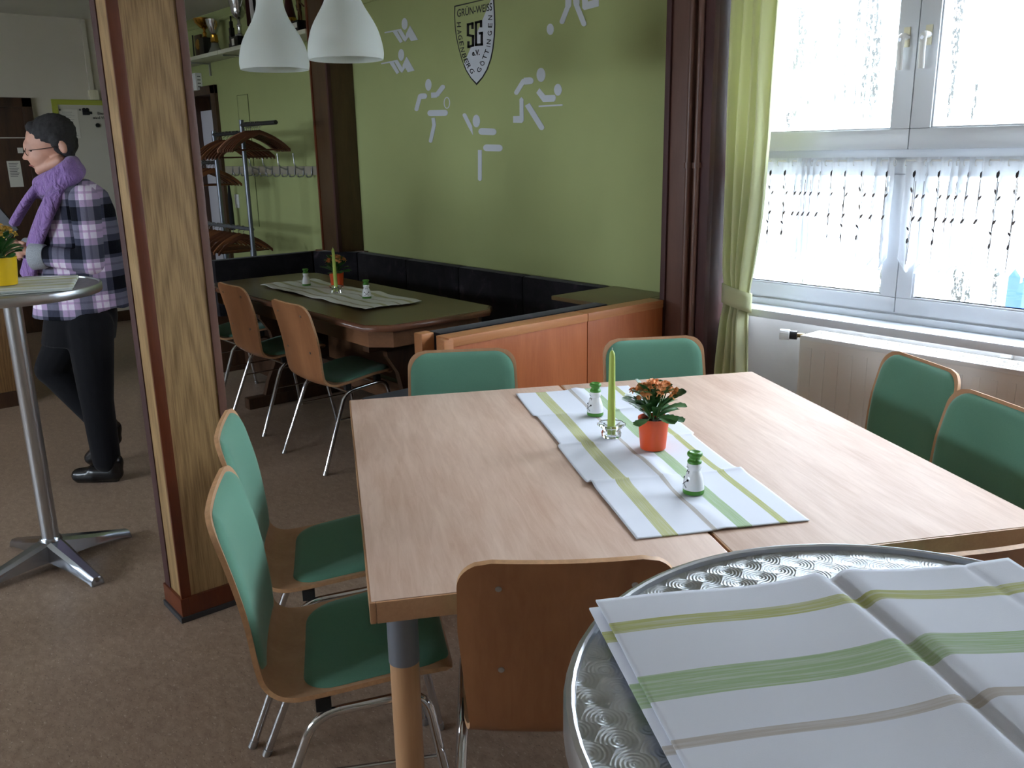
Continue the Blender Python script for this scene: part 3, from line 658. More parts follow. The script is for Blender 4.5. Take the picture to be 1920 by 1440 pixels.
lamp(516, 131, 128, 'white bell pendant lamp hanging in front of the trophy shelf'); lamp(649.5, 112, 141, 'white bell pendant lamp hanging in front of the dark wood post')

# ================================================================ chairs
PROF = [(.228, .432), (.216, .449), (.19, .458), (.10, .453), (.02, .440), (-.06, .426), (-.115, .421), (-.152, .431), (-.178, .459), (-.190, .505), (-.199, .57), (-.212, .66), (-.231, .75), (-.254, .84)]
def shell_curve():
    c = [np.array(p) for p in catmull(PROF, 8)]; s = [0]
    for a, b in zip(c, c[1:]): s.append(s[-1]+np.linalg.norm(b-a))
    return np.array(c), np.array(s)
SCV, SSL = shell_curve(); SL = SSL[-1]
def sc_at(s): return np.array([np.interp(s, SSL, SCV[:, 0]), np.interp(s, SSL, SCV[:, 1])])
def hw_at(s):
    base = np.interp(s/SL, [0, .2, .42, .52, .62, .8, 1], [.198, .202, .196, .182, .188, .198, .194]); r = .062
    for d in (s, SL-s):
        if d < r: base -= r-math.sqrt(max(0, r*r-(r-d)**2))
    return base
def shell_pt(s, u, off, inset=0, w=None):
    c = sc_at(s); t = sc_at(min(SL, s+.004))-sc_at(max(0, s-.004)); t /= np.linalg.norm(t); nrm = np.array([-t[1], t[0]])
    if nrm[1] < 0 and s < SL*.3: nrm = -nrm
    # normal pointing to the sitter's side: up on the seat, forward on the back
    nrm = np.array([t[1], -t[0]])*(1 if (np.array([t[1], -t[0]]) @ np.array([.5, .8])) > 0 else -1)
    x = (w if w is not None else hw_at(s)-inset)*u; cur = (x/.2)**2*np.interp(s/SL, [0, .3, .5, .7, 1], [.0, .006, .012, .018, .014])
    return (x, c[0]+nrm[0]*(off+cur), c[1]+nrm[1]*(off+cur))
def make_chair():
    root = D.objects.new('chair', None); COL.objects.link(root); root.empty_display_size = .05
    ss = list(np.linspace(0, .062, 9))+list(np.linspace(.07, SL-.07, 44))+list(np.linspace(SL-.062, SL, 9)); us = np.linspace(-1, 1, 13); T = .0055
    mb = MB(); top = [[shell_pt(s, u, T) for u in us] for s in ss]; bot = [[shell_pt(s, u, -T) for u in us] for s in ss]
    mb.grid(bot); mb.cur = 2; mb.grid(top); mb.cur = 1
    nb = len(us)
    ring = [(i, 0) for i in range(len(ss))]+[(len(ss)-1, j) for j in range(1, nb)]+[(i, nb-1) for i in range(len(ss)-2, -1, -1)]+[(0, j) for j in range(nb-2, 0, -1)]
    R = [[top[i][j], bot[i][j]] for i, j in ring]; mb.grid(R, True)
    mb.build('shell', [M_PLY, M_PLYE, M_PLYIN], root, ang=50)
    def pad(name, s0, s1, inset, rr):
        n, m_ = 26, 15; rows_t = []
        for i in range(n):
            a = i/(n-1); a = .5-.5*math.cos(PI*a); s = s0+(s1-s0)*a; d = min(s-s0, s1-s); w = hw_at(min(max(s, .07), SL-.07))-inset
            if d < rr: w -= rr-math.sqrt(max(0, rr*rr-(rr-d)**2))
            w = max(w, .003); r = []
            for j in range(m_):
                u = math.sin(PI/2*(2*j/(m_-1)-1)); e = min(d, (1-abs(u))*w+.0)
                h = T+.0005+.013*(1-math.exp(-e/.010))+.003*(1-math.exp(-e/.06))
                r.append(shell_pt(s, u, h, w=w))
            rows_t.append(r)
        return MB().grid(rows_t).build(name, M_GRNF, root, ang=75)
    i_b = SSL[np.argmin(abs(SCV[:, 1]-.455)+(SCV[:, 0] > -.1)*9)]
    pad('back_cushion', i_b+.012, SL-.010, .010, .07); pad('seat_cushion', .014, SSL[np.argmin(abs(SCV[:, 0]+.092)+(SCV[:, 1] > .5)*9)], .012, .075)
    for sx in (-1, 1):
        p = fillet([(sx*.232, .235, 0), (sx*.202, .165, .416), (sx*.2, -.07, .392), (sx*.226, -.228, 0)], .055, 7); k = len(p)//2
        for part in (p[:k+1], p[k:]):
            lg = MB().tube(part, .0105, 12).build('leg', M_CHROME, root)
            e = part[0] if part[0][2] < .01 else part[-1]; q = part[1] if part[0][2] < .01 else part[-2]
            dr_ = (Vector(q)-Vector(e)).normalized(); MB().tube([Vector(e), Vector(e)+dr_*.02], .0118, 12).build('foot_cap', M_STEEL, lg)
        def on(a, b, z): a, b = Vector(a), Vector(b); return a+(b-a)*((z-a.z)/(b.z-a.z))
        f_, r_ = on((sx*.232, .235, 0), (sx*.202, .165, .416), .26), on((sx*.226, -.228, 0), (sx*.2, -.07, .392), .26)
        MB().tube([f_, r_], .0042, 8).build('side_rod', M_CHROME, root)
        for yy, zz in ((.12, .418), (-.05, .398)): MB().box(sx*.19-.012, sx*.19+.012, yy-.016, yy+.016, zz, zz+.03, .003).build('spacer', M_BLACK, root)
    for yy, zz in ((.12, .408), (-.05, .390)): MB().tube([(-.2, yy, zz), (.2, yy, zz)], .0095, 10).build('cross_bar', M_CHROME, root)
    for s in (.70, .93):
        for u in (-.62, .62):
            a, b = Vector(shell_pt(SL*s, u, -T)), Vector(shell_pt(SL*s, u, -T-.0015)); MB().tube([a, b], .006, 12).build('rivet', M_STEEL, root)
    return root
CH = make_chair(); CH_used = [False]
TA = at_z(653, 750, .73); TB = at_z(1408, 694, .73); TD = at_z(689, 1131, .73)
E1 = (TD-TA)/np.linalg.norm(TD-TA); NI = np.array([-E1[1], E1[0], 0]); TL, TW = np.linalg.norm(TD-TA), (TB-TA)@NI
def chair(x, y, F, label, group, back_off=.252):
    o = CH if not CH_used[0] else copy_tree(CH); CH_used[0] = True
    o.location = (x+F[0]*back_off, y+F[1]*back_off, 0); o.rotation_euler = (0, 0, math.atan2(-F[0], F[1])); tag(o, label, 'chair', group); return o
def chair_px(px, F, label, group, z=.842):
    p = at_z(px[0], px[1], z); return chair(p[0], p[1], F, label, group)
G1 = 'green upholstered chairs around the beech tables'
chair_px((398, 903), NI, 'green padded plywood chair at the table corner beside the grey-collared leg', G1, .858)
chair_px((412, 785), NI, 'green padded plywood chair tucked in right beside the oak column', G1, .855)
chair_px((866, 672), np.array([.82, -.572, 0]), 'green padded chair at the beech table in front of the bench end', G1, .806)
chair_px((1222, 644), np.array([.84, -.543, 0]), 'green padded chair between the flower pot and the brown pillar', G1, .815)
chair_px((1737, 675), -NI, 'green padded chair in front of the radiator next to the table corner by the curtain', G1)
chair_px((1888, 753), -NI, 'green padded chair in front of the radiator at the open end of the table', G1)
chair_px((1064, 1060), np.array([-.785, .62, 0]), 'chair showing its plain brown plywood back beside the round metal table', G1, .832)
chair_px((1850, 1030), -E1, 'plywood chair mostly hidden behind the metal table with the striped cloth', G1)
G2 = 'chairs at the niche table'; fr_ = np.array([0, 1.0, 0])
p = (at_z(530, 850, 0)+at_z(600, 895, 0))/2; chair(p[0], p[1]+.245, fr_, 'plywood chair with chrome legs at the chamfered corner of the dark niche table', G2, 0)
p = (at_z(433, 785, 0)+at_z(485, 822, 0))/2; chair(p[0], p[1]+.245, fr_, 'plywood chair with chrome legs at the niche table half hidden by the oak column', G2, 0)
chair(p[0]-.70, p[1]+.262, fr_, 'plywood chair at the niche table of which only a seat edge and leg show', G2, 0)

# ================================================================ beech tables
def beech_table(k, label):
    c = TA+E1*TL/2+NI*(TW*(.25+.5*k)); t = thing('beech_table', (c[0], c[1], 0), label, 'table', math.atan2(E1[1], E1[0]), 'beech tables pushed together')
    hx, hy = TL/2, TW/4-.003
    MB().box(-hx+.004, hx-.004, -hy+.004, hy-.004, .697, .73, .002).build('table_top', M_BEECH, t)
    mb = MB(); e = .012
    mb.box(-hx, hx, -hy, -hy+e, .685, .7285, .003); mb.box(-hx, hx, hy-e, hy, .685, .7285, .003); mb.box(-hx, -hx+e, -hy+e, hy-e, .685, .7285, .003); mb.box(hx-e, hx, -hy+e, hy-e, .685, .7285, .003)
    mb.build('edge_band', M_BEECHE, t)
    MB().box(-hx+.09, hx-.09, -hy+.06, -hy+.08, .63, .697, .002).build('apron', M_BEECHE, t); MB().box(-hx+.09, hx-.09, hy-.08, hy-.06, .63, .697, .002).build('apron', M_BEECHE, t)
    for sx in (-1, 1):
        for sy in (-1, 1):
            x, y = sx*(hx-.062), sy*(hy-.062); lg = MB().tube([(x, y, 0), (x, y, .57)], .029, 24).build('leg', M_BEECHZ, t)
            MB().tube([(x, y, .565), (x, y, .70)], .0305, 24).build('collar', M_GREYM, lg); MB().tube([(x, y, 0), (x, y, .02)], .03, 20).build('foot_cap', M_BLACK, lg)
    return t
beech_table(0, 'beech table with the bare plywood chair back at its end'); beech_table(1, 'beech table whose long edge runs past the radiator chairs')

# ================================================================ table linen
def runner_mat(name, base, stops, axis='Y', w=.40, fade=.25):
    m, nt, b = newmat(name); tc = N(nt, 'ShaderNodeTexCoord'); sp = N(nt, 'ShaderNodeSeparateXYZ'); nt.links.new(tc.outputs['Object'], sp.inputs[0])
    t = math_(nt, 'ADD', math_(nt, 'DIVIDE', sp.outputs['XYZ'.index(axis)], w), .5)
    sl = [(0, lin(base))]
    for (a, c_, col_) in stops: sl += [(a, lin(col_)), (c_, lin(base))]
    col = ramp(nt, t, sl, 'CONSTANT')
    s = (2, 90, 1) if axis == 'Y' else (90, 2, 1)
    n_ = noise(nt, coords(nt, s), 4, 5, .7); col = mixc(nt, math_(nt, 'MULTIPLY', ramp(nt, n_, [(.45, (0, 0, 0, 1)), (.62, (1, 1, 1, 1))]), fade), col, lin(base))
    wv = noise(nt, coords(nt), 900, 2); bump(nt, b, wv, .2, .0006)
    nt.links.new(col, b.inputs['Base Color']); b.inputs['Roughness'].default_value = .9; b.inputs['Specular IOR Level'].default_value = .2; return m
ST = [(.155, .245, (184, 184, 134)), (.438, .466, (186, 178, 172)), (.585, .67, (162, 184, 144)), (.835, .88, (178, 180, 120))]
M_RUN = runner_mat('striped_runner_linen', (222, 224, 234), ST); M_RUNF = runner_mat('striped_folded_linen', (222, 224, 234), ST, fade=.35)
def cloth(L, Wd, zf, nx=110, ny=36, jag=0.0):
    rows = []
    for i in range(nx):
        x = (i/(nx-1)-.5)*L
        rows.append([(x+jag*.3*math.sin(23*y_), y_, zf(x, y_)) for y_ in [(j/(ny-1)-.5)*Wd*(1+jag*math.sin(x*37)*.3) for j in range(ny)]])
    return MB().grid(rows)
def jog(mb, cs, a):
    mb.v = [(x, y+sum(a*(-1)**k*math.tanh((x-c)/.005) for k, c in enumerate(cs)), z) for x, y, z in mb.v]; return mb
def mk_cloth(name, mb, mat, loc, rz, label, group=None, th=.0022):
    o = mb.build(name, mat, None, ang=80); o.location = loc; o.rotation_euler = (0, 0, rz); tag(o, label, 'table runner' if 'runner' in name else 'cloth', group)
    md = o.modifiers.new('t', 'SOLIDIFY'); md.thickness = th; md.offset = 1; return o
def flat_at(f, items):
    def g(x, y):
        k = 1.0
        for ix, iy in items: k *= 1-math.exp(-max(0, math.hypot(x-ix, y-iy)-.05)**2/.0009) if math.hypot(x-ix, y-iy) > .05 else 0
        return .0006+(f(x, y)-.0006)*k
    return g
def zrun(creases, amp, lw):
    def f(x, y):
        z = .0006
        for k, c in enumerate(creases):
            d = x-c-.004*math.sin(y*9+k); z += amp*math.exp(-abs(d)/.012)*(1 if d > 0 else .55)*(.6+.4*math.sin(y*14+k*2))
        z += lw*math.exp(-((y-.005+.012*math.sin(x*5))/.022)**2)*(.7+.3*math.sin(x*7)) + .0012*(1+math.sin(x*11+y*17))
        e = max(0, abs(y)/.2-.8)
        return z*(1-.0*e)
    return f
ang1 = math.atan2(E1[1], E1[0])
rc = np.mean([at_z(x, y, .73) for x, y in ((977, 740), (1187, 725), (1487, 979), (1195, 1013))], axis=0)
ITM = [((at_z(px_, py_, .73)-rc)@E1, (at_z(px_, py_, .73)-rc)@NI) for px_, py_ in ((1116, 781), (1300, 927), (1146, 822), (1224, 843))]
mk_cloth('table_runner', jog(cloth(1.19, .40, flat_at(zrun([-.32, -.035, .265], .012, .007), ITM), 200, 70), [-.32, -.035, .265], .005), M_RUN, (rc[0], rc[1], .7326), ang1, 'white runner with green and olive stripes on the beech tables')
ITN = [tuple((at_z(px_, py_, .76)-np.mean([at_z(x, y, .76) for x, y in ((488, 537), (594, 525), (789, 570), (680, 583))], axis=0))[:2]) for px_, py_ in ((575, 537), (688, 561), (631, 551), (633, 541))]
rc2 = np.mean([at_z(x, y, .76) for x, y in ((488, 537), (594, 525), (789, 570), (680, 583))], axis=0)
mk_cloth('table_runner', cloth(1.23, .355, flat_at(lambda x, y: .002+.006*abs(math.sin(x*8.5))**6+.003*(1+math.sin(x*26+y*13))*.5+.002*math.sin(y*40+x*3)**2, ITN), 160, 60, jag=.03), runner_mat('pale_striped_runner', (224, 226, 222), [(.13, .17, (178, 172, 150)), (.33, .40, (184, 184, 150)), (.58, .61, (178, 172, 156)), (.76, .84, (186, 186, 150))], w=.36), (rc2[0], rc2[1], .7630), 0, 'creased white striped runner on the dark niche table')

# ================================================================ shakers, candles, potted plants
def shaker(p, z, rz, label, mark=True):
    t = thing('shaker', (p[0], p[1], z), label, 'shaker', rz)
    MB().lathe([(.0245, .0), (.0255, .002), (.0255, .011)], 28, capb=True).build('base_band', M_SHG, t)
    MB().lathe([(p_[0], p_[1]) for p_ in catmull([(.0255, .011), (.0245, .022), (.0215, .038), (.0165, .052), (.0145, .058), (.0168, .063), (.0175, .068), (.0165, .073), (.014, .078)], 4)], 28, capt=True).build('body', M_SHW, t)
    MB().lathe([(p_[0], p_[1]) for p_ in catmull([(.0162, .0745), (.0172, .0775), (.016, .081), (.0128, .085), (.013, .089), (.017, .0925), (.0182, .097), (.0165, .101), (.012, .1025), (.006, .1005), (.001, .0995)], 4)], 28).build('cap', M_SHG, t)
    if mark:
        mb = MB()
        def sp(a, zz):
            r = np.interp(zz, [.011, .022, .038, .052, .058, .063, .068], [.0255, .0245, .0215, .0165, .0145, .0168, .0175])+.0003; return (r*math.sin(a), -r*math.cos(a), zz)
        for pts in ([(-.5, .017), (.5, .034)], [(.5, .017), (-.5, .034)], [(-.45, .0545), (.45, .0545)], [(-.4, .056), (-.4, .050)], [(.4, .056), (.4, .050)], [(-.3, .064), (0, .0655), (.3, .064)]): mb.tube([sp(a, zz) for a, zz in pts] if len(pts) > 2 else [sp(pts[0][0]+(pts[1][0]-pts[0][0])*i/5, pts[0][1]+(pts[1][1]-pts[0][1])*i/5) for i in range(6)], .0009, 6)
        for a in (-.55, .55): mb.ball(sp(a, .035), .003, .003, .003, 8, 6)
        mb.build('painted_mark', M_INK, t)
yaw_cam = lambda p: math.atan2(-p[0], p[1])   # painted face towards -p
def face(p, turn): return math.atan2(p[1], p[0])-PI/2+turn
pz = at_z(1116, 781, .73); shaker(pz, .7358, face(pz, -1.2), 'white shaker with green cap standing behind the green candle')
pz = at_z(1300, 927, .73); shaker(pz, .7358, face(pz, -1.25), 'white shaker with green cap in front of the orange pot on the beech table')
pz = at_z(575, 537, .76); shaker(pz, .7662, face(pz, 3.0), 'plain white shaker with green cap at the far end of the niche runner')
pz = at_z(688, 561, .76); shaker(pz, .7662, face(pz, 0), 'white shaker with painted crossed cutlery on the niche runner')
def candle(p, z, label_c, label_h, lean=0):
    h = thing('candle_holder', (p[0], p[1], z), label_h, 'candle holder')
    n = 8; pr = [(.010, .002), (.026, .0), (.027, .012), (.024, .020), (.030, .028), (.0385, .034), (.0385, .040), (.027, .038), (.0135, .034), (.0135, .008), (.001, .008)]
    P = []
    for i in range(n*3):
        a = 2*PI*i/(n*3); k = 1+.06*math.cos(a*n); P.append([(r*k*math.cos(a), r*k*math.sin(a), zz) for r, zz in pr])
    MB().grid(P, True).build('glass_dish', M_CRYSTAL, h, ang=25)
    c = thing('candle', (p[0], p[1], z+.0085), label_c, 'candle'); c.rotation_euler = (0, lean, 0)
    MB().lathe([(.0112, 0), (.0112, .03), (.0105, .1), (.0085, .225), (.0075, .235), (.004, .243), (.001, .2445)], 20, capb=True).build('wax', M_CANDLE, c)
    MB().tube([(0, 0, .243), (.0008, 0, .252)], .0009, 6).build('wick', flat('wick', (230, 226, 210), .9) if 'wick' not in D.materials else D.materials['wick'], c)
pz = at_z(1146, 822, .73); candle(pz, .7358, 'lime green taper candle standing beside the orange pot', 'clear glass candle holder on the striped runner')
pz = at_z(631, 551, .76); candle(pz, .7662, 'lime green taper candle in front of the niche plant', 'clear glass candle holder on the niche runner', -.03)
def leaf_mesh(L, Wd, curl, mat):
    P = []; n = 12
    for i in range(n+1):
        t = 1-(1-i/n)**1.5; w = Wd*max(.14, t**.85)*math.sqrt(max(0, 1-t**7))*(1+.09*(-1)**i)+.0006; x = L*t; zc = L*(.30*t-curl*t*t)
        P.append([(x, -w/2, zc+.12*w), (x, -w*.25, zc+.02*w), (x, 0, zc-.03*w), (x, w*.25, zc+.02*w), (x, w/2, zc+.12*w)])
    return MB().grid(P).mesh('leaf', mat, ang=80)
LEAVES = [leaf_mesh(.074, .056, .45, M_LEAF), leaf_mesh(.082, .048, .30, M_LEAF), leaf_mesh(.070, .058, .55, M_LEAF2)]
def flower_mesh(mat):
    mb = MB()
    for ring, (r, n, z, tilt) in enumerate(((.0062, 6, .0, .35), (.0042, 5, .0018, .7), (.0022, 4, .003, 1.0))):
        for i in range(n):
            a = 2*PI*i/n+ring*.5; c, s = math.cos(a), math.sin(a); w = r*.55
            mb.add([(0, 0, z*.4), (c*r*.6-s*w, s*r*.6+c*w, z+r*tilt*.3), (c*r*1.15, s*r*1.15, z+r*tilt*.5), (c*r*.6+s*w, s*r*.6-c*w, z+r*tilt*.3)], [(0, 1, 2, 3)])
    mb.tube([(0, 0, -.008), (0, 0, .001)], .0012, 5); return mb.mesh('flower', mat)
FLO = {'o': flower_mesh(M_FLO), 'y': flower_mesh(M_FLY)}; M_STEM = flat('green_stem', (86, 120, 60), .5)
def plant(p, z, potmat, potname, fl, label, seed, hgt=.105, nfl=66, rt=.0425, rb=.034, hp=.088):
    R = random.Random(seed); t = thing('potted_kalanchoe', (p[0], p[1], z), label, 'potted plant')
    MB().lathe([(.002, .0), (rb, 0), (rb+.001, .002), (rt, hp), (rt-.003, hp), (rt-.006, hp-.012), (.001, hp-.014)], 32).build('pot', potmat, t)
    MB().lathe([(rt-.006, hp-.012), (rt*.5, hp-.007), (.001, hp-.008)], 20).build('soil', M_SOIL, t)
    for i in range(30):
        a = 2.4*i+R.random()*.5; lvl = i/30; zz = hp-.012+.06*lvl; el = .28+.8*lvl+R.uniform(-.12, .2)
        o = put('leaf', LEAVES[i % 3], t, (.012*math.cos(a), .012*math.sin(a), zz), (R.uniform(-.3, .3), -el, a)); k = R.uniform(.95, 1.25)*(1.0-.2*lvl); o.scale = (k, k, k)
    heads = [(0, 0)]+[(.042*math.cos(1.1+i*1.26), .042*math.sin(1.1+i*1.26)) for i in range(5)]
    for hx_, hy_ in heads: MB().tube([(hx_*.25, hy_*.25, hp-.01), (hx_*.6, hy_*.6, hp+.04), (hx_, hy_, hp+hgt-.01-5*(hx_**2+hy_**2))], .0016, 6).build('stem', M_STEM, t)
    for i in range(nfl):
        hx_, hy_ = heads[i % 6]; a = R.random()*2*PI; r = .021*math.sqrt(R.random()); x, y = hx_+r*math.cos(a), hy_+r*math.sin(a)
        zz = hp+hgt-(x*x+y*y)*8-R.random()*.012
        o = put('flower', FLO[fl], t, (x, y, zz), (-y*14+R.uniform(-.3, .3), x*14+R.uniform(-.3, .3), R.random()*6)); k = R.uniform(1.15, 1.6); o.scale = (k, k, k)
pz = at_z(1224, 843, .73); plant(pz, .7358, M_POTO, 'orange', 'o', 'kalanchoe with orange blossoms in an orange pot on the striped runner', 3)
pz = at_z(633, 541, .76); plant(pz, .7662, M_POTO, 'orange', 'o', 'kalanchoe with orange blossoms in an orange pot on the niche table', 5)
# ================================================================ niche: table and corner bench
nx0, nx1, ny0, ny1 = -5.50, -3.42, 2.03, 2.81; ncx, ncy = (nx0+nx1)/2, (ny0+ny1)/2; hx, hy = (nx1-nx0)/2, (ny1-ny0)/2
nt_ = thing('niche_table', (ncx, ncy, 0), 'dark olive wooden table with chamfered corners and trestle legs in the bench niche', 'table')
def octo(hx, hy, c): return [(-hx+c, -hy), (hx-c, -hy), (hx, -hy+c), (hx, hy-c), (hx-c, hy), (-hx+c, hy), (-hx, hy-c), (-hx, -hy+c)]
MB().prism(octo(hx-.02, hy-.02, .09), .735, .7605).build('table_top', M_TTOP, nt_, smooth=False)
P = []
for (x, y), (x2, y2) in zip(octo(hx, hy, .1), octo(hx-.022, hy-.022, .09)):
    ox, oy = x-x2, y-y2; P.append([(x2, y2, .7595), (x2+ox*.5, y2+oy*.5, .7595), (x2+ox*.85, y2+oy*.85, .754), (x, y, .742), (x2+ox*.85, y2+oy*.85, .731), (x2, y2, .728)])
MB().grid(P, True).build('edge_moulding', wood('brown_edge_moulding', (128, 84, 62), (98, 62, 46), 'X', .25, contrast=(.3, .7)), nt_, ang=60)
M_APR = wood('apron_wood', (142, 98, 68), (112, 74, 50), 'X', .35, contrast=(.3, .7))
oc = octo(hx-.05, hy-.05, .085)
for i in range(8):
    (x, y), (x2, y2) = oc[i], oc[(i+1) % 8]; d = Vector((x2-x, y2-y, 0)).normalized(); n_ = Vector((d.y, -d.x, 0))*-.02
    MB().add([(x, y, .645), (x2, y2, .645), (x2+n_.x, y2+n_.y, .645), (x+n_.x, y+n_.y, .645), (x, y, .735), (x2, y2, .735), (x2+n_.x, y2+n_.y, .735), (x+n_.x, y+n_.y, .735)], [(0, 1, 2, 3), (4, 5, 6, 7), (0, 1, 5, 4), (1, 2, 6, 5), (2, 3, 7, 6), (3, 0, 4, 7)]).build('apron', M_APR, nt_, smooth=False)
for tx in (-5.12-ncx, -3.655-ncx):
    prof = [(-.20, .07), (-.17, .16), (-.12, .26), (-.105, .36), (-.13, .47), (-.19, .56), (-.2, .645)]; poly = prof+[(-y, z) for y, z in prof[::-1]]
    mb = MB(); n = len(poly); mb.add([(tx-.02, y, z) for y, z in poly]+[(tx+.02, y, z) for y, z in poly], [tuple(range(n)), tuple(range(n, 2*n))]+[(i, (i+1) % n, n+(i+1) % n, n+i) for i in range(n)])
    tr = mb.build('trestle', M_DKWOOD, nt_, smooth=False)
    MB().box(tx-.035, tx+.035, -.32, .32, 0, .07, .008).build('trestle_foot', M_DKWOOD, tr); MB().box(tx-.03, tx+.03, -.3, .3, .60, .645, .006).build('trestle_bearer', M_DKWOOD, tr)
MB().box(-5.2-ncx, -3.58-ncx, -.025, .025, .25, .36, .006).build('stretcher', M_DKWOODX, nt_)
for tx in (-3.615-ncx, -5.165-ncx): MB().box(tx-.012, tx+.012, -.05, .05, .285, .325, .003).build('wedge', M_DKWOODX, nt_)

BZ = .85; PX = -2.65
bn = thing('corner_bench', (-4.2, 3.0, 0), 'black upholstered corner bench with beech end panels running round the niche table', 'bench')
def bpart(name, mb, mat, par=None, **k): return mb.xf(Matrix.Translation((4.2, -3.0, 0))).build(name, mat, par or bn, **k)
seams = [at_z(x, y, BZ)[0] for x, y in ((692, 471), (782, 484), (880, 498), (1000, 515), (1144, 536))]; seams[-1] = -3.13
for a, b in zip(seams, seams[1:]):
    bpart('back_cushion', MB().box(a+.002, b-.002, 3.205, 3.285, .46, BZ, .018), M_BLKF)
bpart('back_cushion', MB().add([(-5.87, 3.02, .46), (-5.575, 3.205, .46), (-5.575, 3.26, .46), (-5.87, 3.1, .46), (-5.87, 3.02, BZ), (-5.575, 3.205, BZ), (-5.575, 3.26, BZ), (-5.87, 3.1, BZ)], [(0, 1, 2, 3), (4, 5, 6, 7), (0, 1, 5, 4), (1, 2, 6, 5), (2, 3, 7, 6), (3, 0, 4, 7)]), M_BLKF, smooth=False)
for a, b in ((2.28, 3.02),): bpart('back_cushion', MB().box(-5.95, -5.88, a+.002, b-.002, .46, BZ, .018), M_BLKF)
bpart('back_board', MB().box(-5.975, -5.95, 2.26, 3.1, .05, BZ-.005, .004), M_DKWOOD)
bpart('corner_shelf', MB().prism([(-5.97, 3.09), (-5.87, 3.09), (-5.56, 3.265), (-5.56, 3.296), (-5.97, 3.296)][::1], BZ-.025, BZ+.004), M_DKWOODX, smooth=False)
bpart('seat_cushion', MB().box(-5.40, -3.42, 2.78, 3.2, .40, .46, .02), M_BLKF); bpart('seat_cushion', MB().box(-5.88, -5.41, 2.44, 3.2, .40, .46, .02), M_BLKF); bpart('seat_cushion', MB().box(-3.40, -2.80, 1.93, 3.2, .40, .46, .02), M_BLKF)
bpart('seat_base', MB().box(-5.40, -3.42, 2.84, 3.28, .06, .40, .004), M_DKWOODX); bpart('seat_base', MB().box(-5.95, -5.46, 2.46, 3.28, .06, .40, .004), M_DKWOOD); bpart('seat_base', MB().box(-3.34, -2.74, 1.93, 3.28, .06, .40, .004), M_DKWOOD)
ys = at_z(1107, 588.5, BZ)[1]; ye = at_z(835, 635, BZ)[1]; yw = 3.132
bpart('end_cushion', MB().box(-2.815, -2.735, ye+.03, 2.85, .46, BZ+.006, .014), M_BLKF)
bpart('end_panel', MB().box(-2.705, PX-.004, ye+.03, ys-.002, .03, BZ-.035, .002), M_ORANGE); bpart('end_panel', MB().box(-2.705, PX-.004, ys+.002, yw, .03, BZ-.035, .002), M_ORANGE)
bpart('top_rail', MB().box(-2.735, PX, ye+.01, ys-.002, BZ-.036, BZ, .004), M_ORANGEE); bpart('top_rail', MB().box(-2.735, PX, ys+.002, yw, BZ-.036, BZ, .004), M_ORANGEE)
bpart('corner_shelf', MB().box(-3.12, -2.736, 2.855, 3.29, BZ-.02, BZ, .003), M_TTOP); bpart('corner_shelf', MB().box(-2.734, PX-.042, yw, 3.29, BZ-.02, BZ-.0005, .003), M_TTOP)
bpart('end_post', MB().box(-2.70, PX+.002, ye-.015, ye+.03, .0, BZ-.004, .006), M_ORANGEE); bpart('end_post', MB().box(-2.83, -2.775, ye-.03, ye+.03, .0, BZ+.004, .008), M_ORANGEE)

# ================================================================ tall round metal tables
def swirl():
    m, nt, b = newmat('engine_turned_steel'); tc = N(nt, 'ShaderNodeTexCoord'); sp = N(nt, 'ShaderNodeSeparateXYZ'); nt.links.new(tc.outputs['Object'], sp.inputs[0]); S = .036
    row = math_(nt, 'DIVIDE', sp.outputs[1], S*.62); rf = math_(nt, 'FLOOR', row)
    u = math_(nt, 'ADD', math_(nt, 'DIVIDE', sp.outputs[0], S), math_(nt, 'MULTIPLY', math_(nt, 'MODULO', rf, 2), .5))
    fx = math_(nt, 'SUBTRACT', math_(nt, 'FRACT', u), .5); fy = math_(nt, 'MULTIPLY', math_(nt, 'SUBTRACT', math_(nt, 'FRACT', row), .35), .62)
    cb = N(nt, 'ShaderNodeCombineXYZ'); nt.links.new(math_(nt, 'MULTIPLY', fy, -1), cb.inputs[0]); nt.links.new(fx, cb.inputs[1])
    ln = math_(nt, 'SQRT', math_(nt, 'ADD', math_(nt, 'MULTIPLY', fx, fx), math_(nt, 'MULTIPLY', fy, fy)))
    v = N(nt, 'ShaderNodeVectorMath', operation='NORMALIZE'); nt.links.new(cb.outputs[0], v.inputs[0])
    b.inputs['Base Color'].default_value = lin((176, 179, 182)); b.inputs['Metallic'].default_value = 1; b.inputs['Roughness'].default_value = .34; b.inputs['Anisotropic'].default_value = .92
    vt = N(nt, 'ShaderNodeVectorTransform', vector_type='VECTOR', convert_from='OBJECT', convert_to='WORLD'); nt.links.new(v.outputs[0], vt.inputs[0]); nt.links.new(vt.outputs[0], b.inputs['Tangent'])
    nt.links.new(ramp(nt, math_(nt, 'SINE', math_(nt, 'MULTIPLY', ln, 180)), [(.0, (.30,)*3+(1,)), (1, (.38,)*3+(1,))]), b.inputs['Roughness'])
    hgt_ = math_(nt, 'ADD', ln, math_(nt, 'MULTIPLY', math_(nt, 'SINE', math_(nt, 'MULTIPLY', ln, 63)), .02)); bump(nt, b, hgt_, 1.0, .0035)
    return m
M_SWIRL = swirl(); M_RIM = flat('satin_aluminium_rim', (205, 208, 214), .34, 1)
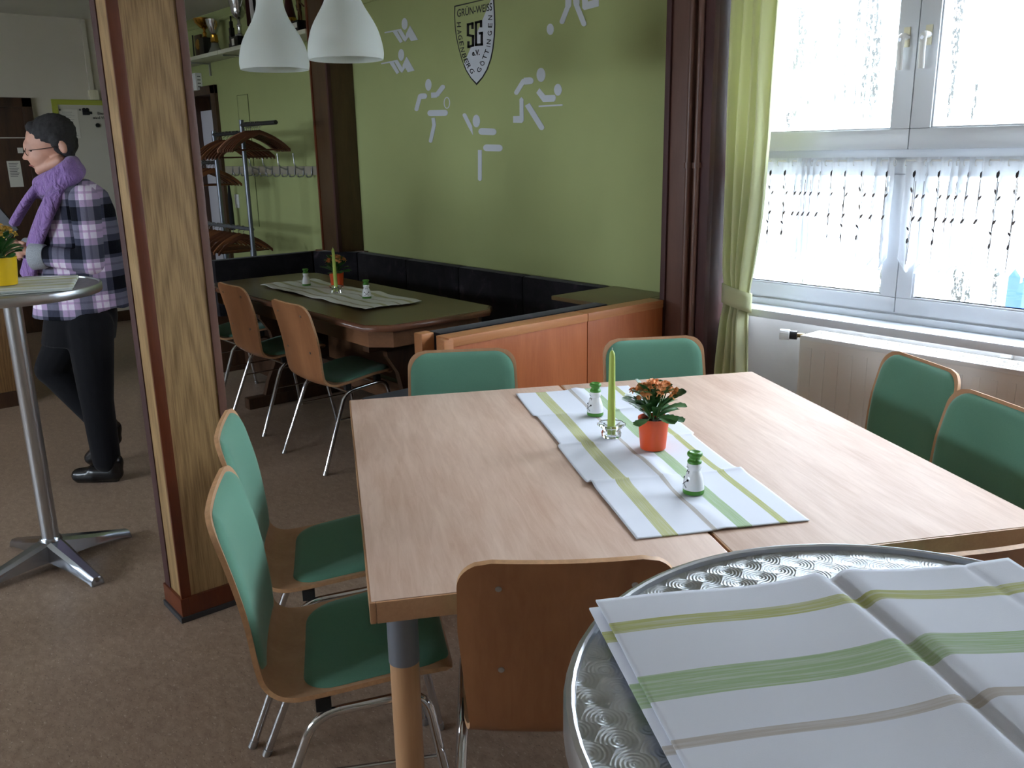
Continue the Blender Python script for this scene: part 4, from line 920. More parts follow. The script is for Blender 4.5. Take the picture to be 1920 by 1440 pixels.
def bistro(x, y, rz, label):
    t = thing('bistro_table', (x, y, 0), label, 'table', rz, 'tall round metal tables')
    H = 1.09
    MB().lathe([(.001, H-.004), (.2955, H-.004)], 64).build('table_top', M_SWIRL, t)
    MB().lathe([(.294, H-.005), (.2955, H+.0005), (.298, H+.002), (.3025, H+.0005), (.305, H-.004), (.305, H-.026), (.301, H-.031), (.29, H-.033), (.26, H-.03), (.001, H-.03)], 72).build('rim', M_RIM, t)
    MB().lathe([(.001, H-.031), (.085, H-.031), (.08, H-.04), (.04, H-.048), (.036, H-.07)], 28).build('top_plate', M_ALU, t)
    MB().lathe([(.031, .10), (.031, H-.05)], 28).build('pole', M_STEEL, t)
    MB().lathe([(.001, .118), (.036, .118), (.04, .112), (.05, .06), (.05, .035)], 24).build('hub', M_ALU, t)
    for k in range(4):
        a = PI/2*k; mb = MB(); L = .315; P = []
        for (s, w, zt_, zb_) in ((.02, .034, .112, .03), (.07, .034, .098, .032), (.14, .029, .078, .028), (.22, .025, .056, .02), (.285, .023, .038, .010), (L-.006, .022, .032, 0), (L, .018, .02, 0)):
            P.append([(s, -w*.55, zt_), (s, w*.55, zt_), (s, w, zt_-.012), (s, w*1.15, zb_), (s, -w*1.15, zb_), (s, -w, zt_-.012)])
        mb.grid([list(r) for r in zip(*P)], True); n = len(P)
        b = len(mb.v); mb.add([P[-1][i] for i in range(6)], [(0, 1, 2, 3, 4, 5)])
        mb.build('foot_arm', M_ALU, t, ang=35, rot=(0, 0, a))
    return t
fb = at_z(97, 1020, .085); tip = at_z(232, 1008, 0)
bistro(fb[0], fb[1], math.atan2(tip[1]-fb[1], tip[0]-fb[0]), 'tall round metal table carrying the yellow flower pot')
NBC = (-.2565, .658); bistro(NBC[0], NBC[1], .5, 'tall round swirl-polished metal table under the folded striped cloth')
# folded cloth on the near table: two layers with a middle crease
ca, cb_ = at_z(1117, 1132, 1.1), at_z(1890, 1050, 1.1); dd = (cb_-ca)/np.linalg.norm(cb_-ca); LL = np.linalg.norm(cb_-ca); pp_ = np.array([dd[1], -dd[0], 0]); ctr = ca+dd*LL/2+pp_*.2
def zfold(x, y):   # x along the far edge, crease in the middle
    d = x-.022; z = .006+.012*math.exp(-abs(d)/.045)-.013*math.exp(-(d/.010)**2)+.0015*math.sin(y*21+x*9)+.001*math.sin(x*31)
    z += .003*math.exp(-((x-.175)/.005)**2)*-.6
    return z+.004*max(0, -x-.1)*5*(.5+.5*math.sin(y*15))
mb = cloth(LL, .40, zfold, 90, 60)
o = mk_cloth('folded_cloth', mb, M_RUNF, (ctr[0], ctr[1], 1.0942), math.atan2(dd[1], dd[0]), 'folded pale cloth with green stripes on the swirl-polished table', th=.002)
# under layer, slightly shifted
c2 = ctr-dd*.010; low = cloth(LL*.985, .398, lambda x, y: .0008+.0006*math.sin(x*12+y*9), 30, 20).build('under_layer', M_RUNF, o, ang=80); low.location = (-.010, .001, .0)
md = low.modifiers.new('t', 'SOLIDIFY'); md.thickness = .0018; md.offset = 1
# stack of folded linen and the yellow pot on the far table
uu = np.array([.31, .95, 0]); ang2 = math.atan2(uu[1], uu[0])
STF = [(.10, .13, (196, 196, 150)), (.28, .36, (202, 204, 160)), (.50, .53, (190, 190, 160)), (.70, .78, (202, 204, 160)), (.9, .93, (190, 190, 150))]
M_STK = runner_mat('pale_striped_stack', (228, 232, 226), STF, w=.37)
st = thing('folded_cloth', (fb[0]+.01, fb[1]+.015, 1.087), 'thick folded pale cloth with fine olive stripes under the yellow pot', 'cloth', ang2)
for k in range(4):
    o = cloth(.40-.004*(k % 2), .365-.006*(k % 3), lambda x, y, k=k: .0012+.003*k+.0012*math.sin(x*9+k)+.001*math.sin(y*11+k*2), 30, 30).build('cloth_layer', M_STK, st, ang=80)
    md = o.modifiers.new('t', 'SOLIDIFY'); md.thickness = .0022; md.offset = 1
pz = at_z(9, 534, 1.102); plant(pz, 1.103, M_POTY, 'yellow', 'y', 'kalanchoe with yellow orange blossoms in a yellow pot on the tall table', 11, hgt=.115, rt=.052, rb=.042, hp=.098)

# ================================================================ trophy shelf
SY = 3.09; s0 = at_y(458, 82, SY); SZ = s0[2]
sl = thing('wall_shelf', (s0[0], WY, SZ), 'pale wall shelf carrying the trophies on metal brackets', 'shelf')
xr = q0[0]-.02; xj = at_y(408, 93, SY)[0]
for a, b in ((DX0-.6, xj-.006), (xj+.006, xr)): MB().box(a-s0[0], b-s0[0], SY-WY, -.001, -.03, 0, .002).build('shelf_board', flat('pale_shelf_board', (206, 206, 186), .5) if 'pale_shelf_board' not in D.materials else D.materials['pale_shelf_board'], sl)
for px in (385, 447, 545):
    c = at_y(px, 112-.25*(px-385), WY-.04); x = c[0]-s0[0]
    br = MB().box(x-.012, x+.012, -.012, 0, -.14, -.03, .002).build('bracket', M_STEEL, sl); MB().box(x-.01, x+.01, -.18, -.01, -.045, -.031, .002).build('bracket_arm', M_STEEL, br)
M_GOLD = flat('gold_plate', (196, 150, 62), .22, 1); M_SILV = flat('silver_plate', (200, 202, 206), .18, 1); M_DKRED = flat('dark_red_glaze', (62, 20, 22), .3); M_MARB = flat('black_stone', (26, 25, 26), .25); M_BRZ = flat('bronze', (92, 66, 40), .35, .8)
def on_shelf(px): p = at_y(px, 95, SY+.1); return p[0]
def trophy(px, name, label, parts, y=SY+.1, cat='trophy'):
    t = thing(name, (on_shelf(px), y, SZ+.0005), label, cat)
    for nm, mb, mat in parts: mb.build(nm, mat, t)
    return t
def handles(r, z0, z1, rr=.004):
    mb = MB()
    for s in (-1, 1): mb.tube(fillet([(s*r*.6, 0, z0), (s*r*1.5, 0, (z0+z1)/2), (s*r*1.25, 0, z1), (s*r*.98, 0, z1-.005)], .03), rr, 6)
    return mb
trophy(387, 'trophy_cup', 'gold bowl trophy with thin stem beside the framed plaque on shelf', [('base', MB().box(-.05, .05, -.04, .04, 0, .15, .004), M_MARB), ('stem', MB().lathe([(.03, .15), (.012, .165), (.018, .19), (.008, .205), (.014, .22)], 18, capb=True), M_GOLD), ('bowl', MB().lathe([(.012, .22), (.04, .235), (.075, .27), (.085, .305), (.08, .305), (.06, .265), (.001, .24)], 24), M_GOLD)])
trophy(404, 'trophy_cup', 'gold and silver cup trophy with handles on a flared glass foot', [('foot', MB().lathe([(.065, 0), (.06, .012), (.035, .06), (.03, .09)], 22, capb=True), flat('smoky_glass', (126, 128, 116), .1)), ('stem', MB().lathe([(.026, .09), (.034, .10), (.028, .15), (.03, .155)], 18), M_GOLD), ('cup', MB().lathe([(.018, .155), (.035, .185), (.055, .24), (.062, .275), (.058, .275), (.04, .22), (.001, .17)], 24), M_SILV), ('handles', handles(.055, .19, .26), M_GOLD)])
trophy(374, 'framed_plaque', 'brown framed plaque leaning behind the gold bowl trophy', [('plaque', MB().box(-.07, .07, -.01, .01, 0, .19, .003), M_BRZ), ('relief', MB().lathe([(.001, 0), (.045, 0), (.04, .006), (.001, .008)], 20).xf(Matrix.Translation((0, -.01, .11)) @ Matrix.Rotation(PI/2, 4, 'X')), M_GOLD)], cat='plaque')
trophy(363, 'rod_stand', 'thin black rod standing at the column end of the trophy shelf', [('rod', MB().tube([(0, 0, 0), (.01, 0, .2)], .006, 8), M_BLACK), ('foot', MB().lathe([(.03, 0), (.03, .01), (.008, .015)], 16, capb=True), M_BLACK)], cat='stand')
mb = MB(); 
for k, (z0, z1, w) in enumerate(((0, .05, .03), (.05, .11, .024), (.11, .17, .02), (.17, .22, .014), (.22, .26, .007))): mb.box(-w, w, -w*.8, w*.8, z0, z1, .003)
trophy(438, 'tower_figurine', 'slim black stepped figurine standing beside the large silver cup', [('figure', mb, M_MARB)], cat='figurine')
trophy(453, 'trophy_cup', 'large silver cup trophy with handles on black stone base with label', [('base', MB().box(-.07, .07, -.055, .055, 0, .085, .005), M_MARB), ('label_plate', MB().box(-.045, -.0, -.0575, -.055, .02, .07), M_PAPER), ('stem', MB().lathe([(.045, .085), (.04, .1), (.018, .11), (.016, .15), (.022, .17), (.012, .19), (.012, .215)], 20), M_SILV), ('cup', MB().lathe([(.014, .215), (.04, .235), (.055, .27), (.055, .285), (.06, .3), (.08, .4), (.085, .43), (.08, .45), (.05, .46), (.02, .49), (.001, .5)], 28), M_SILV), ('handles', handles(.075, .29, .43, .005), M_SILV)])
p = on_shelf(497)
t = trophy(497, 'ribbon_trophy', 'cup trophy with red and white ribbons behind the lamp shade', [('base', MB().box(-.06, .06, -.05, .05, 0, .08, .005), M_MARB), ('cup', MB().lathe([(.04, .08), (.015, .1), (.015, .16), (.06, .25), (.07, .4), (.068, .4), (.001, .2)], 22), M_SILV)])
for k, (x, m_) in enumerate(((-.06, M_DKRED), (-.03, M_DKRED), (.0, M_SHW), (.03, M_SHW), (.055, M_BLACK))): MB().tube([(x, -.075, .42), (x*1.1, -.085, .3), (x*1.3, -.08, .12)], .012, 7, scale=(1, .25)).build('ribbon', m_, t)
trophy(478, 'round_medal_stand', 'round dark red medal dish standing behind the large silver cup', [('disc', MB().lathe([(.001, -.01), (.055, -.01), (.055, .01), (.001, .01)], 24).xf(Matrix.Translation((0, 0, .24)) @ Matrix.Rotation(PI/2, 4, 'X')), M_DKRED), ('stand', MB().box(-.012, .012, -.012, .012, 0, .19, .002).box(-.04, .04, -.03, .03, 0, .02, .003), M_MARB)], y=SY+.14, cat='stand')
trophy(548, 'vase_trophy', 'dark red vase trophy with gold foot and collar on the shelf end', [('base', MB().box(-.06, .06, -.05, .05, 0, .06, .004), M_MARB), ('foot', MB().lathe([(.055, .06), (.06, .09), (.05, .12), (.045, .125)], 22), M_GOLD), ('neck', MB().lathe([(.047, .125), (.036, .18), (.022, .27), (.018, .285)], 20), M_DKRED), ('collar', MB().ball((0, 0, .295), .018), M_GOLD), ('body', MB().lathe([(.016, .305), (.05, .33), (.085, .39), (.095, .45), (.08, .52), (.001, .53)], 24), M_DKRED)])
mb = MB(); mb.tube([(-.02, 0, .085), (-.012, 0, .14), (-.002, 0, .17)], [.008, .01, .012], 8).tube([(.02, 0, .085), (.014, 0, .14), (.002, 0, .17)], [.008, .01, .012], 8).tube([(0, 0, .165), (-.006, 0, .225)], [.016, .02], 10).tube([(-.006, 0, .22), (.045, 0, .19), (.07, 0, .175)], [.008, .007, .006], 7).tube([(-.012, 0, .22), (-.04, 0, .19), (-.03, 0, .16)], [.008, .007, .006], 7).ball((-.012, 0, .25), .015, .015, .018)
trophy(567, 'athlete_statuette', 'bronze athlete statuette on a black labelled plinth beside the dark post', [('plinth', MB().box(-.05, .05, -.045, .045, 0, .085, .004), M_MARB), ('label_plate', MB().box(-.035, .035, -.0475, -.045, .035, .07), M_PAPER), ('figure', mb, M_BRZ)], cat='statuette')
trophy(553, 'white_card', 'small white card on the shelf front below the statuette', [('card', MB().box(-.03, .03, -.002, .002, 0, .045), M_PAPER)], y=SY+.012, cat='card')

# white wall device, switch, access panel
c = at_y(374, 154, WY)
t = thing('ventilated_wall_box', (c[0], WY, c[2]), 'white ventilated box on the green wall above the doorway', 'wall box'); MB().box(-.07, .07, -.06, 0, -.075, .075, .008).build('housing', M_WPLAST, t)
for i in range(4): MB().box(.02, .071, -.045, -.015, -.05+i*.03, -.042+i*.03).build('vent_slot', flat('slot_grey', (90, 90, 90), .7) if 'slot_grey' not in D.materials else D.materials['slot_grey'], t, smooth=False)
c = at_y(446, 377, WY); t = thing('light_switch', (c[0], WY, c[2]), 'white light switch on the green wall beside the door frame', 'switch'); MB().box(-.04, .04, -.012, 0, -.06, .06, .004).build('plate', M_WPLAST, t); MB().box(-.026, .026, -.018, -.01, -.028, .028, .003).build('rocker', M_WPLAST, t)
a, b = at_y(445, 180, WY), at_y(469, 228, WY); t = thing('access_panel', ((a[0]+b[0])/2, WY, 0), 'flush green access panel on the wall behind the coat rack', 'panel')
hw_ = (b[0]-a[0])/2; MB().box(-hw_, hw_, -.004, 0, a[2]-1.1, a[2], .001).build('cover', M_GREEN, t)
mb = MB()
for x in (-hw_, hw_): mb.box(x-.003, x+.003, -.0045, 0, a[2]-1.1, a[2]+.003)
mb.box(-hw_, hw_, -.0045, 0, a[2], a[2]+.004); mb.build('joint', flat('joint_green', (88, 94, 52), .8), t, smooth=False)
# coat hook rail
ra, rb_ = at_y(431, 318, WY), at_y(600, 318, WY)
hk = thing('coat_hook_rail', (ra[0], WY, ra[2]), 'grey coat rail with a row of metal hooks on the green wall', 'coat rail'); MB().box(-.05, rb_[0]-ra[0]+.1, -.022, -.0055, -.035, .03, .003).build('rail_board', flat('greige_board', (158, 150, 132), .6), hk)
me_h = MB().tube(fillet([(0, -.02, .03), (0, -.03, -.01), (0, -.03, -.045), (0, -.075, -.05), (0, -.08, -.02)], .015, 4), .006, 7).mesh('hook', M_STEEL); me_h2 = MB().tube(fillet([(0, -.02, .0), (0, -.10, .03), (0, -.105, .13)], .03, 4), .006, 7).mesh('upper_hook', M_STEEL)
for i, px in enumerate((438, 450, 463, 475, 487, 500, 512, 526, 541, 555, 571, 587)):
    x = at_y(px, 322, WY-.02)[0]-ra[0]; h = put('hook', me_h, hk, (x, 0, 0))
    if i in (6, 8, 10, 4): put('upper_hook', me_h2, h)

# ================================================================ coat rack with hangers
RYK = 2.72; A = at_y(452, 225, RYK); B = at_y(400, 245, RYK+.06); RZ1, RZ2 = A[2], B[2]; RLOW = at_y(470, 430, RYK)[2]
rk = thing('coat_rack', ((A[0]+B[0])/2, RYK, 0), 'grey tubular steel coat rack full of wooden hangers behind the bench', 'coat rack')
M_RACK = flat('grey_steel_tube', (118, 122, 130), .35, .6); M_RAIL = flat('dark_steel_rail', (56, 56, 56), .4, .4)
ox = rk.location.x
sg_ = 1
for (x, y, z) in ((A[0]-ox, 0, RZ1), (B[0]-ox, .06, RZ2)):
    MB().tube([(x, y, .62), (x, y, z)], .0165, 12).build('upright', M_RACK, rk); MB().tube([(x, y, .05), (x, y, .86)], .0225, 12).build('upright_sleeve', M_RACK, rk)
    MB().tube([(x, y-.25, .07), (x, y+.25, .07)], .015, 10).build('foot', M_RACK, rk)
    for yy in (-.24, .24): MB().tube([(x-.012, y+yy, .028), (x+.012, y+yy, .028)], .028, 14).build('castor', M_BLACK, rk)
lowb = MB().tube([(B[0]-ox-.5, .01, RLOW), (A[0]-ox, .01, RLOW)], .014, 10).build('lower_rail', M_RACK, rk)
barA = (A[0], at_y(518, 238, RYK)[0], RYK, RZ1-.035); barB = (B[0], A[0]-.02, RYK+.06, RZ2-.03); barC = (B[0]-.55, B[0], RYK+.06, at_y(390, 305, RYK+.06)[2])
for (x0, x1, y, z) in (barA, barB, barC): MB().tube([(x0-ox, y-RYK, z), (x1-ox, y-RYK, z)], .0145, 10).build('top_rail', M_RAIL, rk)
M_HANG = [wood('hanger_dark', (96, 56, 36), (70, 38, 24), 'Y', .35), wood('hanger_brown', (128, 80, 48), (98, 58, 34), 'Y', .35), wood('hanger_pale', (176, 128, 100), (146, 98, 74), 'Y', .35)]
def hanger_meshes(m):
    mb = MB(); P = []
    for i in range(17):
        t = i/16*2-1; y = .215*t; z = -.008-.07*abs(t)-.05*abs(t)**3; w = .0055+.005*abs(t); h = .017-.004*abs(t); x = .012*t*t
        P.append([(x-w, y, z-h), (x+w, y, z-h), (x+w, y, z+h*.6), (x, y, z+h), (x-w, y, z+h*.6)])
    mb.grid([list(r) for r in zip(*P)], True); mb.add(P[0], [(0, 1, 2, 3, 4)]); mb.add(P[-1], [(0, 1, 2, 3, 4)])
    bar = MB().tube([(.008, -.19, -.125), (.008, .19, -.125)], .006, 7); hook = MB().tube([(0, 0, -.01), (0, 0, .025)]+[(0, .02*math.sin(a)-.0, .045-.02*math.cos(a)) for a in np.linspace(.2, 4.2, 10)], .002, 5)
    return mb.mesh('hanger_body', m, ang=60), bar.mesh('trouser_bar', m), hook.mesh('hook', M_STEEL)
HM = [hanger_meshes(m) for m in M_HANG]
def hangers(x0, x1, y, z, n, kinds, where, seed):
    R = random.Random(seed)
    for i in range(n):
        k = kinds[i % len(kinds)]; tone = ('dark brown', 'brown', 'pale')[k]
        o_ = ('first', 'second', 'third', 'fourth', 'fifth', 'sixth', 'seventh', 'eighth', 'ninth')[i]
        t = thing('clothes_hanger', (x0+(x1-x0)*(i+.5)/n+0, y, z-.048), '%s wooden hanger, %s from the %s' % (tone, o_, where), 'hanger', R.uniform(-.04, .04), 'wooden hangers on the coat rack')
        for nm, me in zip(('hanger_body', 'trouser_bar', 'hook'), HM[k]): put(nm, me, t)
hangers(barA[0]+.03, barA[0]+.30, barA[2], barA[3], 8, [2, 0, 0, 0, 0, 0, 0, 0], 'upright on the highest coat rack rail', 1)
hangers(barB[0]+.03, barB[1]-.05, barB[2], barB[3], 9, [1, 0, 0, 1, 0, 0, 0, 0, 0], 'upright on the middle coat rack rail', 2)
hangers(barC[0]+.18, barC[1]-.04, barC[2], barC[3], 5, [0, 0, 1, 0, 1], 'open end of the coat rack side rail', 3)
hangers(B[0]-.3-.0, A[0]-.12, RYK+.01, RLOW, 9, [1, 0, 1, 1, 0, 0, 0, 1, 0], 'open end of the lowest coat rack rail', 4)
c = at_y(438, 322, WY-.02); t = thing('umbrella', (c[0], WY-.079, ra[2]-.05-.478), 'folded black umbrella with silver crook hanging below the coat rail', 'umbrella')
MB().tube([(0, 0, .0), (0, 0, .25), (0, 0, .42)], [.022, .02, .008], 12).build('canopy', flat('black_cloth', (20, 20, 22), .9), t); MB().tube(fillet([(0, 0, .02), (0, 0, -.06), (.02, 0, -.09), (.04, 0, -.06)], .02), .006, 8).build('crook', M_STEEL, t)
MB().tube([(0, 0, .42), (.004, .012, .45), (0, 0, .482)], .0025, 6).build('hanging_strap', M_BLACK, t)
# ================================================================ the walking person
g_ = np.array([CF[0], CF[1], 0]); g_ /= np.linalg.norm(g_); FW = -np.array([CR[0], CR[1], 0]); FW /= np.linalg.norm(FW); LT = -g_
foot = at_z(182, 903, 0.0); F0 = foot+g_*.09; F0[2] = 0
pr_ = thing('person', tuple(F0), 'person in plaid shirt, lilac scarf and black trousers walking past the oak column', 'person', math.atan2(FW[1], FW[0]))
PINV = (Matrix.Translation(Vector(F0)) @ Matrix.Rotation(math.atan2(FW[1], FW[0]), 4, 'Z')).inverted()
def pt(x, y, l=0.0):
    o = F0+LT*l; d = ray(x, y); t = ((o-CC)@g_)/(d@g_); return PINV @ Vector(CC+d*t)   # local: x forward, y to her left (camera side is -y or +y), z up
SGN = 1 if (PINV @ Vector(F0+LT)).y > 0 else -1
def capsule(mb, p0, r0, p1, r1, sc=(1, 1), n=14):
    p0, p1 = Vector(p0), Vector(p1); d = (p1-p0).normalized(); path, rad = [], []
    for k in range(5):
        a = PI/2*(1-k/4*1.0); path.append(p0-d*r0*math.sin(a)); rad.append(max(r0*math.cos(a), .0008))
    for k in range(1, 6):
        t = k/6; path.append(p0.lerp(p1, t)); rad.append(r0+(r1-r0)*t)
    for k in range(5):
        a = PI/2*k/4; path.append(p1+d*r1*math.sin(a)); rad.append(max(r1*math.cos(a), .0008))
    mb.tube(path, rad, n, True, sc)
def ellip(mb, c, rx, ry, rz, tilt=0):
    b = MB().ball((0, 0, 0), rx, ry, rz, 20, 12); b.xf(Matrix.Translation(Vector(c)) @ Matrix.Rotation(tilt, 4, 'Y')); mb.add(b.v, b.f)
def loft(mb, rings, n=28):
    P = []
    for (c, rf, rl, fn) in rings: P.append([(c[0]+rf*math.cos(2*PI*k/n), c[1]+rl*math.sin(2*PI*k/n), c[2]+(fn(c[0]+rf*math.cos(2*PI*k/n), math.sin(2*PI*k/n)) if fn else 0)) for k in range(n)])
    Q = [list(r) for r in zip(*P)]; mb.grid(Q, True); m_ = len(P); mb.add(P[0], [tuple(range(n))]); mb.add(P[-1], [tuple(range(n-1, -1, -1))])
def fuse(mb, name, mat, voxel, smooth_it, parent, fn=None):
    o = mb.build('tmp', mat); md = o.modifiers.new('r', 'REMESH'); md.mode = 'VOXEL'; md.voxel_size = voxel
    s = o.modifiers.new('s', 'SMOOTH'); s.factor = .5; s.iterations = smooth_it
    dg = bpy.context.evaluated_depsgraph_get(); me = D.meshes.new_from_object(o.evaluated_get(dg)); D.objects.remove(o); me.name = name
    if fn:
        for v in me.vertices: v.co = fn(v.co)
    for p in me.polygons: p.use_smooth = True
    me.materials.clear(); me.materials.append(mat); return put(name, me, parent)
L = lambda x, y, l: pt(x, y, l)
M_SKIN = flat('skin', (196, 146, 124), .55, var=.08, vscale=25)
bdy = MB()
# head, bowed forward
ellip(bdy, L(93, 261, 0), .104, .076, .098, .35); ellip(bdy, L(82, 291, 0), .072, .062, .066, .35); ellip(bdy, L(66, 276, 0), .046, .058, .05, .3)
capsule(bdy, L(76, 319, .012), .024, L(76, 319, -.012), .024); capsule(bdy, L(76, 318, .02), .024, L(112, 302, .05), .026); capsule(bdy, L(76, 318, -.02), .024, L(112, 302, -.05), .026)
capsule(bdy, L(55, 276, 0), .009, L(47, 296, 0), .012); capsule(bdy, L(50, 297, .009), .008, L(50, 297, -.009), .008); capsule(bdy, L(62, 309, .012), .011, L(62, 309, -.012), .011); ellip(bdy, L(58, 270, 0), .026, .05, .012, .3)
capsule(bdy, L(112, 300, 0), .052, L(138, 350, 0), .058)
for s in (1, -1): ellip(bdy, L(118, 276, .077*s), .02, .010, .031, .25)
# torso core, arms, legs inside the clothes
loft(bdy, [(L(146, 345, 0), .06, .10, None), (L(146, 380, 0), .10, .15, None), (L(148, 460, 0), .115, .13, None), (L(152, 540, 0), .11, .13, None), (L(152, 610, 0), .12, .15, None)])
for s, e, wr in ((1, (170, 490), (70, 478)), (-1, (140, 488), (62, 468))):
    capsule(bdy, L(158, 374, .17*s), .045, L(*e, .22*s), .04); capsule(bdy, L(*e, .22*s), .038, L(*wr, .16*s), .028)
capsule(bdy, L(165, 605, .09), .085, L(179, 745, .09), .055); capsule(bdy, L(179, 745, .09), .05, L(200, 868, .09), .038); capsule(bdy, L(145, 605, -.09), .085, L(95, 690, -.09), .055); capsule(bdy, L(95, 690, -.09), .05, L(205, 812, -.09), .036)
def hand(wx, wy, l, s):
    a, b = L(wx, wy, l), L(wx-22, wy-6, l); capsule(bdy, a, .026, b, .03, (1, .6)); capsule(bdy, L(wx-10, wy-4, l), .028, b, .028, (1, .6))
    for k, (dz, ln) in enumerate(((.026, .036), (.009, .042), (-.008, .04), (-.025, .032))):
        p = b+Vector((.012, 0, dz)); q = p+Vector((ln*.75, -s*SGN*.012, -.004)); r = q+Vector((ln*.35, -s*SGN*.030, -.014)); capsule(bdy, p, .0095, q, .009, n=8); capsule(bdy, q, .009, r, .008, n=8)
    p = a+Vector((.03, -s*SGN*.012, .022)); q = p+Vector((.03, -s*SGN*.022, .022)); capsule(bdy, p, .011, q, .010, n=8); capsule(bdy, q, .010, q+Vector((.024, -s*SGN*.008, .006)), .009, n=8)
hand(66, 476, .16, 1); hand(58, 466, -.15, -1)
body = fuse(bdy, 'body', M_SKIN, .0065, 3, pr_)
# shirt
def plaid():
    m, nt, b = newmat('plaid_flannel'); tc = N(nt, 'ShaderNodeTexCoord'); sp = N(nt, 'ShaderNodeSeparateXYZ'); nt.links.new(tc.outputs['Object'], sp.inputs[0])
    g0, g1, g2 = (.16,)*3+(1,), (.42,)*3+(1,), (1, 1, 1, 1)
    def band(c, off, per): return ramp(nt, math_(nt, 'FRACT', math_(nt, 'ADD', math_(nt, 'DIVIDE', c, per), off)), [(0, (0, 0, 0, 1)), (.36, (.5,)*3+(1,)), (.54, g2), (.70, (.8,)*3+(1,)), (.76, g2), (.9, (.5,)*3+(1,))], 'CONSTANT')
    a, c = band(math_(nt, 'ADD', sp.outputs[0], math_(nt, 'MULTIPLY', sp.outputs[1], .35)), .52, .155), band(sp.outputs[2], .30, .165)
    col = ramp(nt, math_(nt, 'ADD', math_(nt, 'MULTIPLY', a, .5), math_(nt, 'MULTIPLY', c, .5)), [(0, lin((18, 20, 28))), (.25, lin((62, 64, 80))), (.5, lin((112, 110, 128))), (.75, lin((178, 156, 190))), (.9, lin((206, 174, 212))), (1, lin((232, 222, 238)))])
    nt.links.new(col, b.inputs['Base Color']); b.inputs['Roughness'].default_value = .95; b.inputs['Specular IOR Level'].default_value = .15; bump(nt, b, noise(nt, coords(nt), 9, 4, .6), .5, .03); return m
sh_ = MB()
def ring(y, x0, x1, rl, fn=None):
    a, b = L(x0, y, 0), L(x1, y, 0); c = (a+b)/2; return (c, abs(a.x-b.x)/2, rl, fn)
f0 = L(182, 575, .2).x
def hem(x, s): return .062*math.exp(-((x-f0)/.05)**2)
loft(sh_, [ring(336, 112, 160, .075), ring(348, 103, 178, .12), ring(362, 95, 195, .155), ring(395, 84, 210, .165), ring(450, 78, 222, .158), ring(500, 74, 230, .16), ring(550, 70, 237, .168), ring(572, 68, 240, .172, lambda x, s: hem(x, s)*.5), ring(590, 66, 243, .178, hem)])
for s, e, wr in ((1, (172, 492), (86, 480)), (-1, (140, 490), (74, 468))):
    capsule(sh_, L(158, 374, .178*s), .066, L(*e, .222*s), .056); capsule(sh_, L(*e, .222*s), .055, L(*wr, .172*s), .046)
fuse(sh_, 'shirt', plaid(), .010, 4, pr_)
M_CUFF = fabric('grey_woven_cuff', (172, 178, 186), scale=300, var=.25); cf = MB()
for wr, l in (((88, 480), .172), ((76, 468), -.165)):
    a, b = L(wr[0], wr[1], l), L(wr[0]-26, wr[1]+1, l); cf.tube([a, a.lerp(b, .3), b], [.050, .058, .060], 20); cf.build('cuff', M_CUFF, pr_); cf = MB()
M_TRO = fabric('black_trousers', (20, 20, 24), scale=400, sheen=.1)
tr_ = MB(); loft(tr_, [ring(572, 92, 214, .15), ring(600, 88, 216, .165), ring(640, 84, 212, .165)])
capsule(tr_, L(168, 612, .085), .108, L(181, 745, .09), .078); capsule(tr_, L(181, 745, .09), .076, L(200, 862, .09), .066); capsule(tr_, L(140, 612, -.085), .108, L(97, 692, -.09), .080); capsule(tr_, L(97, 692, -.09), .076, L(205, 806, -.09), .060)
fuse(tr_, 'trousers', M_TRO, .010, 4, pr_)
M_SHOE = flat('black_leather', (18, 18, 20), .25)
def shoe(px_h, px_t, l, zfix):
    mb = MB(); h, t = L(*px_h, l), L(*px_t, l)
    if zfix: h.z = .045; t.z = .035
    m_ = h.lerp(t, .55); capsule(mb, h, .040, m_+Vector((0, 0, .008)), .044, n=16); capsule(mb, m_, .044, t, .036, n=16); capsule(mb, h+Vector((0, 0, .01)), .038, h+Vector((-.005, 0, .055)), .042)
    capsule(mb, h-Vector((0, 0, .032)), .02, t-Vector((0, 0, .024)), .02, (1, 1), 10)
    o = fuse(mb, 'shoe', M_SHOE, .006, 4, pr_, (lambda v: Vector((v.x, v.y, max(v.z, .001)))) if zfix else None); return o
shoe((216, 888), (150, 900), .09, True); shoe((213, 822), (172, 858), -.09, False)
# scarf
M_SCARF = fabric('lilac_wool', (146, 116, 172), scale=260, var=.15)
bump(M_SCARF.node_tree, M_SCARF.node_tree.nodes['Principled BSDF'], noise(M_SCARF.node_tree, coords(M_SCARF.node_tree, (1, 1, .45)), 26, 3, .55, .8), .9, .03)
sc_ = MB()
loop = [L(136, 304, .0), L(130, 312, .075), L(108, 328, .09), L(84, 340, .06), L(76, 345, 0), L(84, 340, -.06), L(108, 328, -.09), L(130, 312, -.075), L(136, 304, 0)]
sc_.tube([Vector(p) for p in catmull(loop, 5)], .036, 14); loop2 = [p+Vector((-.012, 0, -.035)) for p in loop]; sc_.tube([Vector(p) for p in catmull(loop2, 5)], .042, 14)
def tail(pts, r, sc): sc_.tube([Vector(p) for p in catmull(pts, 5)], r, 14, True, sc)
tail([L(82, 340, .05), L(62, 362, .06), L(42, 392, .05), L(26, 420, .04)], .040, (1, .55)); tail([L(112, 345, .10), L(98, 375, .15), L(82, 410, .17), L(66, 455, .15), L(56, 500, .13), L(50, 520, .12)], .048, (1, .5))
fuse(sc_, 'scarf', M_SCARF, .008, 3, pr_)
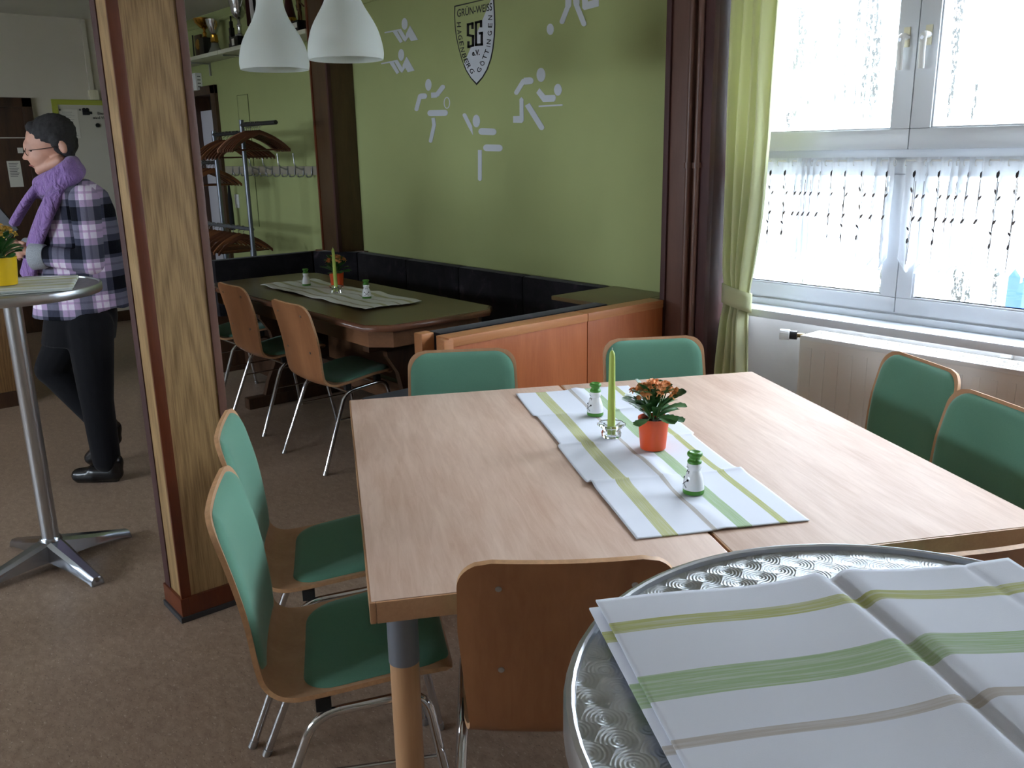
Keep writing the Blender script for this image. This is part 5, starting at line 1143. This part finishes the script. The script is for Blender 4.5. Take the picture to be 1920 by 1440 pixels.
# hair, face details, glasses
hr = MB(); ellip(hr, L(99, 250, 0), .102, .084, .086, .3); ellip(hr, L(118, 264, 0), .058, .078, .072, .2); capsule(hr, L(122, 272, .03), .042, L(130, 290, .02), .024); capsule(hr, L(122, 272, -.03), .042, L(130, 290, -.02), .024); capsule(hr, L(62, 240, .04), .03, L(62, 240, -.04), .03); ellip(hr, L(104, 262, .062), .03, .022, .04, .3); ellip(hr, L(104, 262, -.062), .03, .022, .04, .3)
def tousle(v): k = .0022*math.sin(v.x*170+v.z*90)*math.sin(v.y*150+v.z*120); return v*1.0+Vector((k, k*.7, abs(k)))
fuse(hr, 'hair', flat('dark_grey_hair', (36, 34, 36), .8, var=.5, vscale=60, bmp=.8, bscale=120), .006, 2, pr_, tousle)
ey = MB(); br_ = MB(); lp = MB()
for s in (1, -1):
    ey.ball(L(60, 283, .047*s), .009, .010, .006, 12, 8)
    br_.tube([L(56, 273, .022*s), L(58, 271, .036*s), L(66, 273, .052*s)], .004, 7)
lp.tube([L(60, 311, -.022), L(55.5, 310, 0), L(60, 311, .022), L(66, 312, .032)], .0035, 7)
ey.build('eyes', flat('dark_eye', (40, 32, 30), .2), pr_); br_.build('eyebrows', flat('dark_brow', (50, 44, 42), .9), pr_); lp.build('mouth', flat('lip', (140, 82, 78), .5), pr_)
gl = MB()
for s in (1, -1):
    c = L(53, 284, .034*s); gl.tube([c+Vector((.002*math.cos(a), .023*math.cos(a), .020*math.sin(a))) for a in np.linspace(0, 2*PI, 21)], .0016, 6); gl.tube([L(54, 282, .056*s), L(80, 279, .074*s), L(116, 273, .083*s)], .0018, 6)
gl.tube([L(51, 283, .011), L(50, 281, 0), L(51, 283, -.011)], .0016, 6); gl.build('glasses', flat('dark_metal_frame', (50, 46, 50), .3, .6), pr_)
# dark flat folder held in the far hand
c = F0+FW*.0; q = at_z(4, 420, 1.2); q = pt(10, 428, -.13); wq = PINV.inverted() @ q
fo = MB().box(-.13, .13, -.006, .006, -.10, .10, .003).build('dark_folder', flat('dark_grey_card', (44, 44, 48), .5)); fo.matrix_world = Matrix.Translation(wq) @ Matrix.Rotation(math.atan2(FW[1], FW[0]), 4, 'Z') @ Matrix.Translation((.10, 0, .0)) @ Matrix.Rotation(.62, 4, 'Y')
tag(fo, 'dark flat folder held in front of the person above the yellow pot', 'folder')
